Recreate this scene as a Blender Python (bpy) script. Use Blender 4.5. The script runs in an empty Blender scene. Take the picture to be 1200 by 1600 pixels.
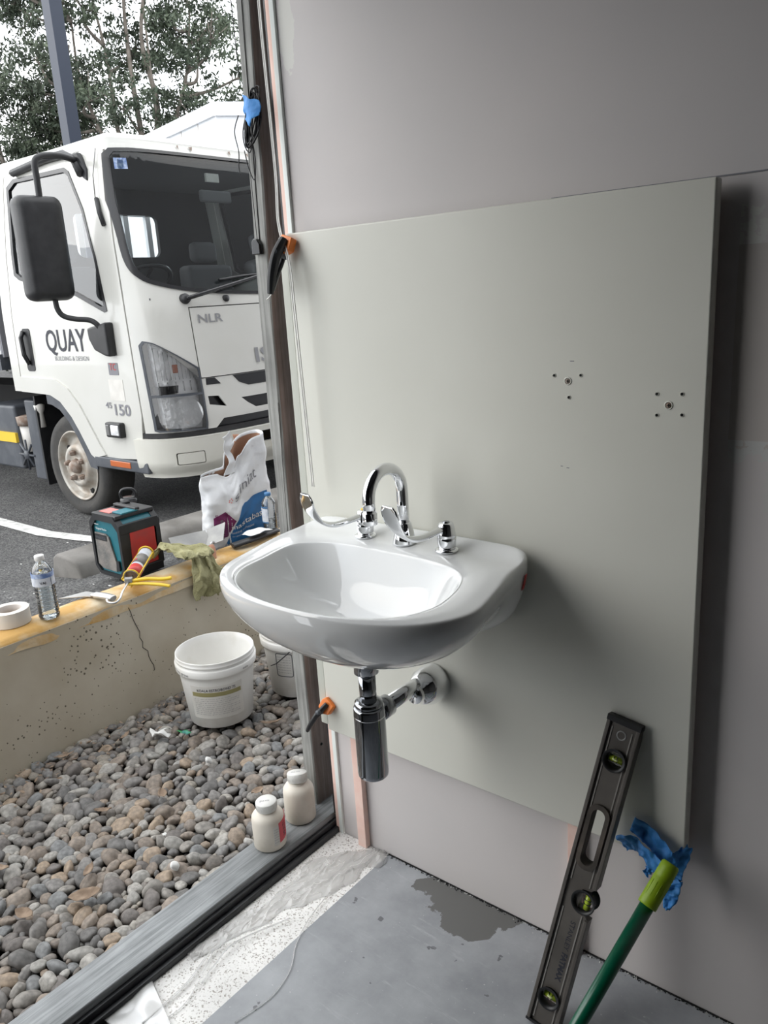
import bpy, bmesh, math, random
from math import sin, cos, pi, radians, atan2, sqrt
from mathutils import Vector, Matrix, noise, Euler

random.seed(7)
D = bpy.data
COL = bpy.context.scene.collection
SC = bpy.context.scene

# ------------------------------------------------------------------ camera
cam = D.cameras.new('camera'); cam_o = D.objects.new('camera', cam); COL.objects.link(cam_o)
cam_o.location = (1.256, -1.274, 1.35)
cam_o.rotation_euler = (1.30184823, 0.05920073, 0.67616328)
cam.sensor_fit = 'VERTICAL'; cam.sensor_height = 24.0; cam.lens = 24.0 * 1241.2 / 1600.0
cam.clip_start = .02; cam.clip_end = 300
SC.camera = cam_o
# ------------------------------------------------------------------ world: bright overcast sky
W = D.worlds.new('world'); SC.world = W; W.use_nodes = True
wt = W.node_tree; wt.nodes.clear()
wo = wt.nodes.new('ShaderNodeOutputWorld'); wb = wt.nodes.new('ShaderNodeBackground')
wn = wt.nodes.new('ShaderNodeTexNoise'); wn.inputs['Scale'].default_value = 2.2; wn.inputs['Detail'].default_value = 6
wc = wt.nodes.new('ShaderNodeTexCoord'); wr = wt.nodes.new('ShaderNodeValToRGB')
wr.color_ramp.elements[0].position = .3; wr.color_ramp.elements[0].color = (.80, .86, .93, 1)
wr.color_ramp.elements[1].position = .7; wr.color_ramp.elements[1].color = (1, .99, .97, 1)
wt.links.new(wc.outputs['Generated'], wn.inputs['Vector']); wt.links.new(wn.outputs['Fac'], wr.inputs['Fac'])
wt.links.new(wr.outputs['Color'], wb.inputs['Color']); wb.inputs['Strength'].default_value = 1.55
wt.links.new(wb.outputs['Background'], wo.inputs['Surface'])
# soft sun through thin cloud, from the left, behind the camera side
sl = D.lights.new('sun', 'SUN'); so = D.objects.new('sun', sl); COL.objects.link(so)
sl.energy = 0.36; sl.angle = radians(40); sl.color = (1.0, .98, .94)
so.rotation_euler = Vector((-.70, -.58, .50)).to_track_quat('Z', 'Y').to_euler()
so.location = (-6, -4, 8)
# ------------------------------------------------------------------ view
SC.view_settings.view_transform = 'Standard'
try: SC.view_settings.look = 'None'
except Exception: pass
SC.view_settings.gamma = 1.0
SC.view_settings.use_curve_mapping = False
SC.view_settings.exposure = 0.98

# ================================================================== materials
def mat(name, col, rough=.6, metal=0.0, col2=None, nscale=20, ndetail=5, bump=0.0, bscale=None, coat=0.0, spec=None, ramp=(.4, .65), emit=None, stretch=None, sub=0.0, trans=0.0):
    m = D.materials.new(name); m.use_nodes = True; nt = m.node_tree
    b = nt.nodes['Principled BSDF']
    b.inputs['Base Color'].default_value = (*col, 1); b.inputs['Roughness'].default_value = rough; b.inputs['Metallic'].default_value = metal
    if coat: b.inputs['Coat Weight'].default_value = coat; b.inputs['Coat Roughness'].default_value = .03
    if spec is not None: b.inputs['Specular IOR Level'].default_value = spec
    if sub:
        b.inputs['Subsurface Weight'].default_value = sub; b.inputs['Subsurface Radius'].default_value = (.02, .02, .02)
    if trans: b.inputs['Transmission Weight'].default_value = trans
    tc = nt.nodes.new('ShaderNodeTexCoord'); vec = tc.outputs['Object']
    if stretch:
        mp = nt.nodes.new('ShaderNodeMapping'); mp.inputs['Scale'].default_value = stretch
        nt.links.new(vec, mp.inputs['Vector']); vec = mp.outputs['Vector']
    if col2 is not None:
        n = nt.nodes.new('ShaderNodeTexNoise'); n.inputs['Scale'].default_value = nscale; n.inputs['Detail'].default_value = ndetail
        r = nt.nodes.new('ShaderNodeValToRGB'); r.color_ramp.elements[0].position = ramp[0]; r.color_ramp.elements[1].position = ramp[1]
        r.color_ramp.elements[0].color = (*col, 1); r.color_ramp.elements[1].color = (*col2, 1)
        nt.links.new(vec, n.inputs['Vector']); nt.links.new(n.outputs['Fac'], r.inputs['Fac']); nt.links.new(r.outputs['Color'], b.inputs['Base Color'])
    if bump:
        n2 = nt.nodes.new('ShaderNodeTexNoise'); n2.inputs['Scale'].default_value = bscale or nscale; n2.inputs['Detail'].default_value = 6
        bu = nt.nodes.new('ShaderNodeBump'); bu.inputs['Strength'].default_value = bump; bu.inputs['Distance'].default_value = .01
        nt.links.new(vec, n2.inputs['Vector']); nt.links.new(n2.outputs['Fac'], bu.inputs['Height']); nt.links.new(bu.outputs['Normal'], b.inputs['Normal'])
    return m

def glass_mat(name, tint, refl_rough=.0, fmin=.04, fboost=1.0, diffuse=None, dfac=0.0):
    m = D.materials.new(name); m.use_nodes = True; nt = m.node_tree; nt.nodes.clear()
    o = nt.nodes.new('ShaderNodeOutputMaterial'); t = nt.nodes.new('ShaderNodeBsdfTransparent'); t.inputs['Color'].default_value = (*tint, 1)
    g = nt.nodes.new('ShaderNodeBsdfGlossy'); g.inputs['Roughness'].default_value = refl_rough; g.inputs['Color'].default_value = (1, 1, 1, 1)
    f = nt.nodes.new('ShaderNodeFresnel'); f.inputs['IOR'].default_value = 1.5
    mu = nt.nodes.new('ShaderNodeMath'); mu.operation = 'MULTIPLY_ADD'; mu.inputs[1].default_value = fboost; mu.inputs[2].default_value = fmin - .04
    nt.links.new(f.outputs['Fac'], mu.inputs[0])
    mx = nt.nodes.new('ShaderNodeMixShader'); nt.links.new(mu.outputs[0], mx.inputs['Fac'])
    base = t.outputs[0]
    if dfac:
        d = nt.nodes.new('ShaderNodeBsdfDiffuse'); d.inputs['Color'].default_value = (*diffuse, 1)
        m2 = nt.nodes.new('ShaderNodeMixShader'); m2.inputs['Fac'].default_value = dfac
        tl = nt.nodes.new('ShaderNodeBsdfTranslucent'); tl.inputs['Color'].default_value = (*diffuse, 1)
        m3 = nt.nodes.new('ShaderNodeMixShader'); m3.inputs['Fac'].default_value = .5; nt.links.new(d.outputs[0], m3.inputs[1]); nt.links.new(tl.outputs[0], m3.inputs[2])
        nt.links.new(t.outputs[0], m2.inputs[1]); nt.links.new(m3.outputs[0], m2.inputs[2]); base = m2.outputs[0]
    nt.links.new(base, mx.inputs[1]); nt.links.new(g.outputs[0], mx.inputs[2]); nt.links.new(mx.outputs[0], o.inputs['Surface'])
    return m

M = {}
M['ceramic'] = mat('glazed white ceramic', (.80, .81, .81), .06, coat=.6)
M['chrome'] = mat('chrome', (.80, .81, .83), .045, 1.0)
M['chrome_shaded'] = mat('shaded chrome', (.33, .34, .36), .07, 1.0)  # chrome darkened: reflections of the dark room put into its colour
M['panel'] = mat('painted board', (.67, .665, .60), .36, col2=(.70, .695, .63), nscale=3, spec=.35)
M['panel_edge'] = mat('painted board edge', (.52, .53, .47), .5)
M['pink'] = mat('pink fire board', (.86, .60, .52), .85, col2=(.88, .66, .58), nscale=30)
M['bead'] = mat('pale green bead', (.78, .82, .79), .6)
M['black'] = mat('black plastic', (.012, .0125, .014), .45, col2=(.022, .022, .024), nscale=14)
M['blackgloss'] = mat('black gloss', (.012, .012, .014), .2)
M['rubber'] = mat('tyre rubber', (.045, .044, .043), .85, col2=(.07, .066, .06), nscale=8, bump=.2, bscale=60)
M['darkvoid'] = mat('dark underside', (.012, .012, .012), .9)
M['greyplastic'] = mat('grey plastic', (.055, .062, .075), .5, col2=(.085, .092, .105), nscale=10)
M['truckwhite'] = mat('truck paint', (.60, .595, .555), .28, coat=.5, col2=(.63, .625, .59), nscale=2.5)
M['bumper'] = mat('truck bumper paint', (.60, .59, .53), .4, col2=(.64, .63, .575), nscale=4)
M['amber'] = mat('amber lens', (.50, .12, .03), .25, coat=.5)
M['rim'] = mat('dusty silver rim', (.46, .44, .40), .5, .3, col2=(.30, .25, .20), nscale=14)
M['rust'] = mat('rusty hub', (.23, .16, .12), .8, col2=(.36, .31, .27), nscale=30)
M['lampglass'] = glass_mat('lamp lens', (.98, .98, .98), .02, .08)
M['lampinner'] = mat('lamp reflector', (.80, .81, .82), .33, .25, bump=.8, bscale=30)
M['glass_dark'] = glass_mat('windscreen glass', (.72, .77, .77), .0, .05, .6)
M['glass_side'] = glass_mat('side window glass', (.80, .85, .87), .0, .10, 1.1)
M['interior'] = mat('cab interior', (.05, .05, .052), .8)
M['interior_grey'] = mat('cab seat grey', (.13, .13, .135), .8)
M['chrometext'] = mat('badge silver', (.30, .30, .31), .3, .6)
M['ink'] = mat('dark ink', (.03, .032, .045), .6)
M['inkgrey'] = mat('grey ink', (.22, .22, .24), .7)
M['yellow'] = mat('yellow paint', (.75, .50, .03), .4)
M['white'] = mat('white plastic', (.74, .735, .71), .38, col2=(.68, .67, .63), nscale=7, sub=.05)
M['bucket'] = mat('bucket plastic', (.78, .77, .74), .4, col2=(.62, .59, .53), nscale=9, ramp=(.52, .8))
M['label'] = mat('paper label', (.70, .68, .64), .6, col2=(.63, .61, .57), nscale=16)
M['gold'] = mat('olive gold band', (.30, .27, .12), .55)
M['blue_tape'] = mat('blue masking tape', (.035, .21, .56), .6, col2=(.05, .27, .66), nscale=30, bump=.25, bscale=70)
M['orange'] = mat('orange plastic', (.85, .22, .03), .4)
M['teal'] = mat('teal plastic', (.012, .13, .17), .4, col2=(.02, .17, .21), nscale=9)
M['red'] = mat('red plastic', (.55, .035, .03), .5, col2=(.40, .05, .045), nscale=16)
M['salmon'] = mat('faded red tape', (.72, .22, .20), .6)
M['greymesh'] = mat('dusty speaker mesh', (.13, .13, .125), .7, col2=(.24, .22, .20), nscale=14, bump=.3, bscale=180)
M['steel'] = mat('scuffed steel', (.26, .26, .255), .5, .3, col2=(.36, .355, .34), nscale=12)
M['steel_light'] = mat('bright steel', (.55, .55, .55), .3, .85)
M['handlewood'] = mat('worn wood handle', (.42, .20, .12), .55, col2=(.55, .30, .18), nscale=20)
M['cloth'] = mat('olive rag', (.30, .285, .145), .95, col2=(.42, .40, .23), nscale=10, bump=.6, bscale=160)
M['maroon'] = mat('maroon print', (.17, .015, .10), .5)
M['maroon_dark'] = mat('dark maroon print', (.11, .012, .075), .5)
M['bagblue'] = mat('blue print', (.02, .13, .33), .45)
M['bag'] = mat('woven white bag', (.74, .75, .76), .42, col2=(.68, .69, .71), nscale=9, bump=.35, bscale=26)
M['kraft'] = mat('brown kraft paper', (.30, .17, .11), .9)
M['clear'] = glass_mat('clear plastic', (.93, .95, .96), .03, .07, 1.4, (.8, .82, .84), .05)
M['film'] = glass_mat('plastic film', (.985, .985, .985), .22, .06, .8, (.93, .93, .92), .30)
M['water'] = glass_mat('bottled water', (.88, .91, .92), .0, .04)
M['capblue'] = mat('blue cap', (.05, .17, .36), .4)
M['labelblue'] = mat('blue bottle label', (.12, .20, .42), .45, col2=(.42, .50, .66), nscale=50)
M['labelwhite'] = mat('white bottle label', (.66, .68, .72), .5, col2=(.50, .54, .62), nscale=60)
M['glue'] = mat('chalky glue bottle', (.70, .65, .57), .5, col2=(.58, .52, .43), nscale=14, ramp=(.5, .75), sub=.05)
M['labelred'] = mat('red label', (.60, .07, .09), .5)
M['masking'] = mat('white masking tape', (.72, .69, .64), .8)
M['cardboard'] = mat('cardboard core', (.55, .50, .46), .85)
M['level'] = mat('dusty black anodised', (.11, .10, .09), .45, .3, col2=(.17, .155, .14), nscale=9)
M['level_rail'] = mat('rail edge', (.42, .40, .37), .4, .6)
M['level_grip'] = mat('worn rubber grip', (.05, .043, .037), .8, col2=(.11, .09, .075), nscale=22)
M['vial'] = mat('lime vial', (.50, .66, .05), .15, coat=.6)
M['bubble'] = mat('vial bubble', (.85, .95, .45), .1)
M['pole'] = mat('green steel handle', (.0, .11, .055), .32, coat=.3)
M['lime'] = mat('lime grip', (.27, .42, .01), .45)
M['navy'] = mat('navy steel', (.018, .027, .05), .45)
M['building'] = mat('white cladding', (.80, .82, .85), .6)
M['bark'] = mat('gum bark', (.15, .13, .11), .9, col2=(.25, .22, .19), nscale=4)
M['leafA'] = mat('gum leaves', (.038, .055, .034), .7, col2=(.07, .09, .055), nscale=2)
M['leafB'] = mat('gum leaves grey green', (.045, .06, .04), .7, col2=(.09, .11, .07), nscale=2)
M['dryleaf'] = mat('dry leaf', (.18, .125, .085), .85, col2=(.31, .23, .165), nscale=40)
M['tissue'] = mat('white tissue', (.75, .75, .73), .9)
M['wrapper'] = mat('green wrapper', (.04, .30, .10), .35, col2=(.12, .32, .45), nscale=60)
M['membrane'] = mat('black membrane', (.012, .013, .015), .35, col2=(.025, .027, .03), nscale=20)
M['wire'] = mat('black cable', (.01, .01, .012), .5)
M['tape_strip'] = mat('clear edging', (.60, .58, .62), .3)

def links(m): return m.node_tree.links
# weathered timber
def timber(name, c1, c2, axis):
    m = D.materials.new(name); m.use_nodes = True; nt = m.node_tree; b = nt.nodes['Principled BSDF']; b.inputs['Roughness'].default_value = .75
    tc = nt.nodes.new('ShaderNodeTexCoord'); mp = nt.nodes.new('ShaderNodeMapping')
    s = [60, 60, 60]; s[axis] = 2.2; mp.inputs['Scale'].default_value = s
    nt.links.new(tc.outputs['Object'], mp.inputs['Vector'])
    n = nt.nodes.new('ShaderNodeTexNoise'); n.inputs['Scale'].default_value = 2; n.inputs['Detail'].default_value = 7; n.inputs['Roughness'].default_value = .65
    nt.links.new(mp.outputs['Vector'], n.inputs['Vector'])
    r = nt.nodes.new('ShaderNodeValToRGB'); r.color_ramp.elements[0].position = .36; r.color_ramp.elements[1].position = .62
    r.color_ramp.elements[0].color = (*c1, 1); r.color_ramp.elements[1].color = (*c2, 1)
    nt.links.new(n.outputs['Fac'], r.inputs['Fac'])
    n3 = nt.nodes.new('ShaderNodeTexNoise'); n3.inputs['Scale'].default_value = 7; n3.inputs['Detail'].default_value = 4
    nt.links.new(tc.outputs['Object'], n3.inputs['Vector'])
    mr = nt.nodes.new('ShaderNodeMapRange'); mr.inputs[1].default_value = .35; mr.inputs[2].default_value = .7; mr.inputs[3].default_value = .72; mr.inputs[4].default_value = 1.15
    nt.links.new(n3.outputs['Fac'], mr.inputs[0])
    mx = nt.nodes.new('ShaderNodeVectorMath'); mx.operation = 'SCALE'
    nt.links.new(r.outputs['Color'], mx.inputs[0]); nt.links.new(mr.outputs[0], mx.inputs['Scale'])
    nt.links.new(mx.outputs[0], b.inputs['Base Color'])
    bu = nt.nodes.new('ShaderNodeBump'); bu.inputs['Strength'].default_value = .35; bu.inputs['Distance'].default_value = .004
    nt.links.new(n.outputs['Fac'], bu.inputs['Height']); nt.links.new(bu.outputs['Normal'], b.inputs['Normal'])
    return m
M['post_grey'] = timber('weathered grey timber', (.20, .20, .19), (.36, .36, .34), 2)
M['post_brown'] = timber('brown sawn timber', (.30, .235, .205), (.46, .375, .335), 2)
M['plate_timber'] = timber('grey green timber', (.20, .215, .22), (.36, .375, .385), 1)

# concrete wall with pores and ochre stained coping
def concrete(name, base, dark, stain=False):
    m = D.materials.new(name); m.use_nodes = True; nt = m.node_tree; b = nt.nodes['Principled BSDF']; b.inputs['Roughness'].default_value = .85
    tc = nt.nodes.new('ShaderNodeTexCoord'); v = tc.outputs['Object']
    n = nt.nodes.new('ShaderNodeTexNoise'); n.inputs['Scale'].default_value = 3.5; n.inputs['Detail'].default_value = 9; nt.links.new(v, n.inputs['Vector'])
    r = nt.nodes.new('ShaderNodeValToRGB'); r.color_ramp.elements[0].position = .32; r.color_ramp.elements[1].position = .68
    r.color_ramp.elements[0].color = (*dark, 1); r.color_ramp.elements[1].color = (*base, 1); nt.links.new(n.outputs['Fac'], r.inputs['Fac'])
    vo = nt.nodes.new('ShaderNodeTexVoronoi'); vo.inputs['Scale'].default_value = 62; vo.inputs['Randomness'].default_value = 1; nt.links.new(v, vo.inputs['Vector'])
    n2 = nt.nodes.new('ShaderNodeTexNoise'); n2.inputs['Scale'].default_value = 5; nt.links.new(v, n2.inputs['Vector'])
    ma = nt.nodes.new('ShaderNodeMath'); ma.operation = 'MULTIPLY_ADD'; ma.inputs[1].default_value = .70; ma.inputs[2].default_value = -.235; nt.links.new(n2.outputs['Fac'], ma.inputs[0])
    lt = nt.nodes.new('ShaderNodeMath'); lt.operation = 'LESS_THAN'; nt.links.new(vo.outputs['Distance'], lt.inputs[0]); nt.links.new(ma.outputs[0], lt.inputs[1])
    mx = nt.nodes.new('ShaderNodeMix'); mx.data_type = 'RGBA'; nt.links.new(lt.outputs[0], mx.inputs['Factor']); nt.links.new(r.outputs['Color'], mx.inputs['A']); mx.inputs['B'].default_value = (.14, .12, .09, 1)
    out = mx.outputs['Result']
    bu = nt.nodes.new('ShaderNodeBump'); bu.inputs['Strength'].default_value = .5; bu.inputs['Distance'].default_value = .006; bu.invert = True
    nt.links.new(lt.outputs[0], bu.inputs['Height']); nt.links.new(bu.outputs['Normal'], b.inputs['Normal'])
    nt.links.new(out, b.inputs['Base Color'])
    return m
M['concrete'] = concrete('pitted concrete', (.60, .55, .45), (.44, .38, .28))
M['coping'] = mat('ochre stained coping', (.56, .33, .10), .75, col2=(.64, .54, .38), nscale=9, ndetail=9, bump=.3, bscale=30, ramp=(.42, .62))
M['kerb'] = mat('grey kerb concrete', (.13, .122, .11), .9, col2=(.22, .21, .195), nscale=5, bump=.3, bscale=40)
def speckle(name, c1, c2, scale, rough=.9, bump=.7, thr=.5, c3=None):
    m = D.materials.new(name); m.use_nodes = True; nt = m.node_tree; b = nt.nodes['Principled BSDF']; b.inputs['Roughness'].default_value = rough
    tc = nt.nodes.new('ShaderNodeTexCoord'); v = tc.outputs['Object']
    vo = nt.nodes.new('ShaderNodeTexVoronoi'); vo.inputs['Scale'].default_value = scale; nt.links.new(v, vo.inputs['Vector'])
    r = nt.nodes.new('ShaderNodeValToRGB'); r.color_ramp.elements[0].position = thr - .25; r.color_ramp.elements[1].position = thr + .35
    r.color_ramp.elements[0].color = (*c1, 1); r.color_ramp.elements[1].color = (*c2, 1)
    se = nt.nodes.new('ShaderNodeSeparateColor'); nt.links.new(vo.outputs['Color'], se.inputs[0]); nt.links.new(se.outputs[0], r.inputs['Fac'])
    out = r.outputs['Color']
    n = nt.nodes.new('ShaderNodeTexNoise'); n.inputs['Scale'].default_value = 3; n.inputs['Detail'].default_value = 5; nt.links.new(v, n.inputs['Vector'])
    mr = nt.nodes.new('ShaderNodeMapRange'); mr.inputs[1].default_value = .3; mr.inputs[2].default_value = .7; mr.inputs[3].default_value = .8; mr.inputs[4].default_value = 1.15
    nt.links.new(n.outputs['Fac'], mr.inputs[0])
    sc = nt.nodes.new('ShaderNodeVectorMath'); sc.operation = 'SCALE'; nt.links.new(out, sc.inputs[0]); nt.links.new(mr.outputs[0], sc.inputs['Scale']); nt.links.new(sc.outputs[0], b.inputs['Base Color'])
    bu = nt.nodes.new('ShaderNodeBump'); bu.inputs['Strength'].default_value = bump; bu.inputs['Distance'].default_value = .004
    nt.links.new(vo.outputs['Distance'], bu.inputs['Height']); nt.links.new(bu.outputs['Normal'], b.inputs['Normal'])
    return m
M['asphalt'] = speckle('asphalt', (.035, .035, .036), (.14, .138, .135), 140)
M['speckled'] = speckle('speckled white topping', (.84, .83, .81), (.34, .31, .28), 330, .8, .15, 1.0)
M['linewhite'] = mat('worn white line', (.62, .62, .60), .8, col2=(.35, .35, .34), nscale=25, ramp=(.5, .75))

def pebble_mat(own=False):
    m = D.materials.new('river pebble'); m.use_nodes = True; nt = m.node_tree; b = nt.nodes['Principled BSDF']; b.inputs['Roughness'].default_value = .62
    oi = nt.nodes.new('ShaderNodeObjectInfo'); ge = nt.nodes.new('ShaderNodeNewGeometry')
    ad = nt.nodes.new('ShaderNodeMath'); ad.operation = 'ADD'; nt.links.new(oi.outputs['Random'], ad.inputs[0]); nt.links.new(ge.outputs['Random Per Island'], ad.inputs[1])
    fr = nt.nodes.new('ShaderNodeMath'); fr.operation = 'FRACT'; nt.links.new(ad.outputs[0], fr.inputs[0])
    r = nt.nodes.new('ShaderNodeValToRGB'); cr = r.color_ramp; cr.interpolation = 'CONSTANT'
    cols = [(0, (.155, .145, .135)), (.14, (.21, .19, .17)), (.28, (.13, .115, .10)), (.42, (.25, .225, .19)), (.54, (.18, .175, .17)), (.66, (.19, .16, .135)), (.76, (.30, .28, .25)), (.85, (.145, .14, .135)), (.92, (.24, .19, .145)), (.97, (.33, .32, .30))]
    while len(cr.elements) < len(cols): cr.elements.new(.5)
    for e, (p, c) in zip(cr.elements, cols): e.position = p; e.color = (*c, 1)
    nt.links.new(fr.outputs[0], r.inputs['Fac'])
    if own: r = None
    tc = nt.nodes.new('ShaderNodeTexCoord'); n = nt.nodes.new('ShaderNodeTexNoise'); n.inputs['Scale'].default_value = 2.6 if own else 110; n.inputs['Detail'].default_value = 5
    nt.links.new(tc.outputs['Object'], n.inputs['Vector'])
    mr = nt.nodes.new('ShaderNodeMapRange'); mr.inputs[1].default_value = .3; mr.inputs[2].default_value = .7; mr.inputs[3].default_value = .7; mr.inputs[4].default_value = 1.35
    nt.links.new(n.outputs['Fac'], mr.inputs[0])
    sc = nt.nodes.new('ShaderNodeVectorMath'); sc.operation = 'SCALE'; nt.links.new(oi.outputs['Color'] if own else r.outputs['Color'], sc.inputs[0]); nt.links.new(mr.outputs[0], sc.inputs['Scale']); nt.links.new(sc.outputs[0], b.inputs['Base Color'])
    bu = nt.nodes.new('ShaderNodeBump'); bu.inputs['Strength'].default_value = .25; bu.inputs['Distance'].default_value = .003; nt.links.new(n.outputs['Fac'], bu.inputs['Height']); nt.links.new(bu.outputs['Normal'], b.inputs['Normal'])
    return m
M['pebble'] = pebble_mat(); M['pebble_single'] = pebble_mat(True)

def wall_mat():
    # pinkish grey plasterboard, plaster smears with ragged edges at the joints
    m = D.materials.new('plasterboard wall'); m.use_nodes = True; nt = m.node_tree; b = nt.nodes['Principled BSDF']; b.inputs['Roughness'].default_value = .8
    N = nt.nodes.new; L = nt.links.new
    tc = N('ShaderNodeTexCoord'); se = N('ShaderNodeSeparateXYZ'); L(tc.outputs['Object'], se.inputs[0])
    def math(op, a, b_=None, c=None):
        n = N('ShaderNodeMath'); n.operation = op
        for i, q in enumerate((a, b_, c)):
            if q is None: continue
            if isinstance(q, (int, float)): n.inputs[i].default_value = q
            else: L(q, n.inputs[i])
        return n.outputs[0]
    n1 = N('ShaderNodeTexNoise'); n1.inputs['Scale'].default_value = 2.2; n1.inputs['Detail'].default_value = 6; L(tc.outputs['Object'], n1.inputs['Vector'])
    r = N('ShaderNodeValToRGB'); r.color_ramp.elements[0].position = .35; r.color_ramp.elements[1].position = .65
    r.color_ramp.elements[0].color = (.60, .572, .565, 1); r.color_ramp.elements[1].color = (.64, .602, .59, 1); L(n1.outputs['Fac'], r.inputs['Fac'])
    # fine paper fibres
    n2 = N('ShaderNodeTexNoise'); n2.inputs['Scale'].default_value = 26; n2.inputs['Detail'].default_value = 8; L(tc.outputs['Object'], n2.inputs['Vector'])
    n3 = N('ShaderNodeTexNoise'); n3.inputs['Scale'].default_value = 70; n3.inputs['Detail'].default_value = 6; L(tc.outputs['Object'], n3.inputs['Vector'])
    x = se.outputs['X']; z = se.outputs['Z']
    jag = math('MULTIPLY', math('SUBTRACT', n2.outputs['Fac'], .5), .10)
    jag2 = math('MULTIPLY', math('SUBTRACT', n3.outputs['Fac'], .5), .06)
    def band(zlo, zhi, jl, jh):
        a = math('GREATER_THAN', math('ADD', z, jl), zlo); c = math('LESS_THAN', math('ADD', z, jh), zhi)
        return math('MULTIPLY', math('MULTIPLY', a, c), math('GREATER_THAN', x, .9))
    b1 = band(1.387, 1.43, 0, jag); b2 = band(1.085, 1.387, 0.0, 0.0)
    b3 = band(1.068, 1.10, jag, 0)
    def mixc(f, A, col):
        q = N('ShaderNodeMix'); q.data_type = 'RGBA'; L(f, q.inputs['Factor']); L(A, q.inputs['A']); q.inputs['B'].default_value = (*col, 1); return q.outputs['Result']
    c = mixc(b2, r.outputs['Color'], (.56, .52, .49))
    c = mixc(math('MULTIPLY', b1, math('GREATER_THAN', math('ADD', n3.outputs['Fac'], jag), .47)), c, (.66, .66, .62))
    c = mixc(math('MULTIPLY', b3, math('GREATER_THAN', n3.outputs['Fac'], .45)), c, (.62, .62, .60))
    # plaster dab near the top left corner
    dx = math('DIVIDE', math('SUBTRACT', math('ADD', x, math('MULTIPLY', jag, .35)), .024), .020); dz = math('DIVIDE', math('SUBTRACT', math('ADD', z, jag2), 1.86), .075)
    dd = math('LESS_THAN', math('ADD', math('MULTIPLY', dx, dx), math('MULTIPLY', dz, dz)), 1)
    c = mixc(dd, c, (.68, .67, .63))
    # a wiped translucent dab at the right
    dx = math('DIVIDE', math('SUBTRACT', math('ADD', x, jag2), .985), .030); dz = math('DIVIDE', math('SUBTRACT', z, 1.02), .05)
    dd = math('LESS_THAN', math('ADD', math('MULTIPLY', dx, dx), math('MULTIPLY', dz, dz)), 1)
    c = mixc(math('MULTIPLY', dd, .6), c, (.60, .60, .57))
    L(c, b.inputs['Base Color'])
    bu = N('ShaderNodeBump'); bu.inputs['Strength'].default_value = .12; bu.inputs['Distance'].default_value = .002; L(n3.outputs['Fac'], bu.inputs['Height']); L(bu.outputs['Normal'], b.inputs['Normal'])
    return m
M['wall'] = wall_mat()
M['room'] = mat('dim room lining', (.10, .098, .095), .85)
M['ceilingm'] = mat('unfinished ceiling', (.10, .10, .10), .9)
M['facade'] = mat('grey facade', (.34, .34, .35), .7)
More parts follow.
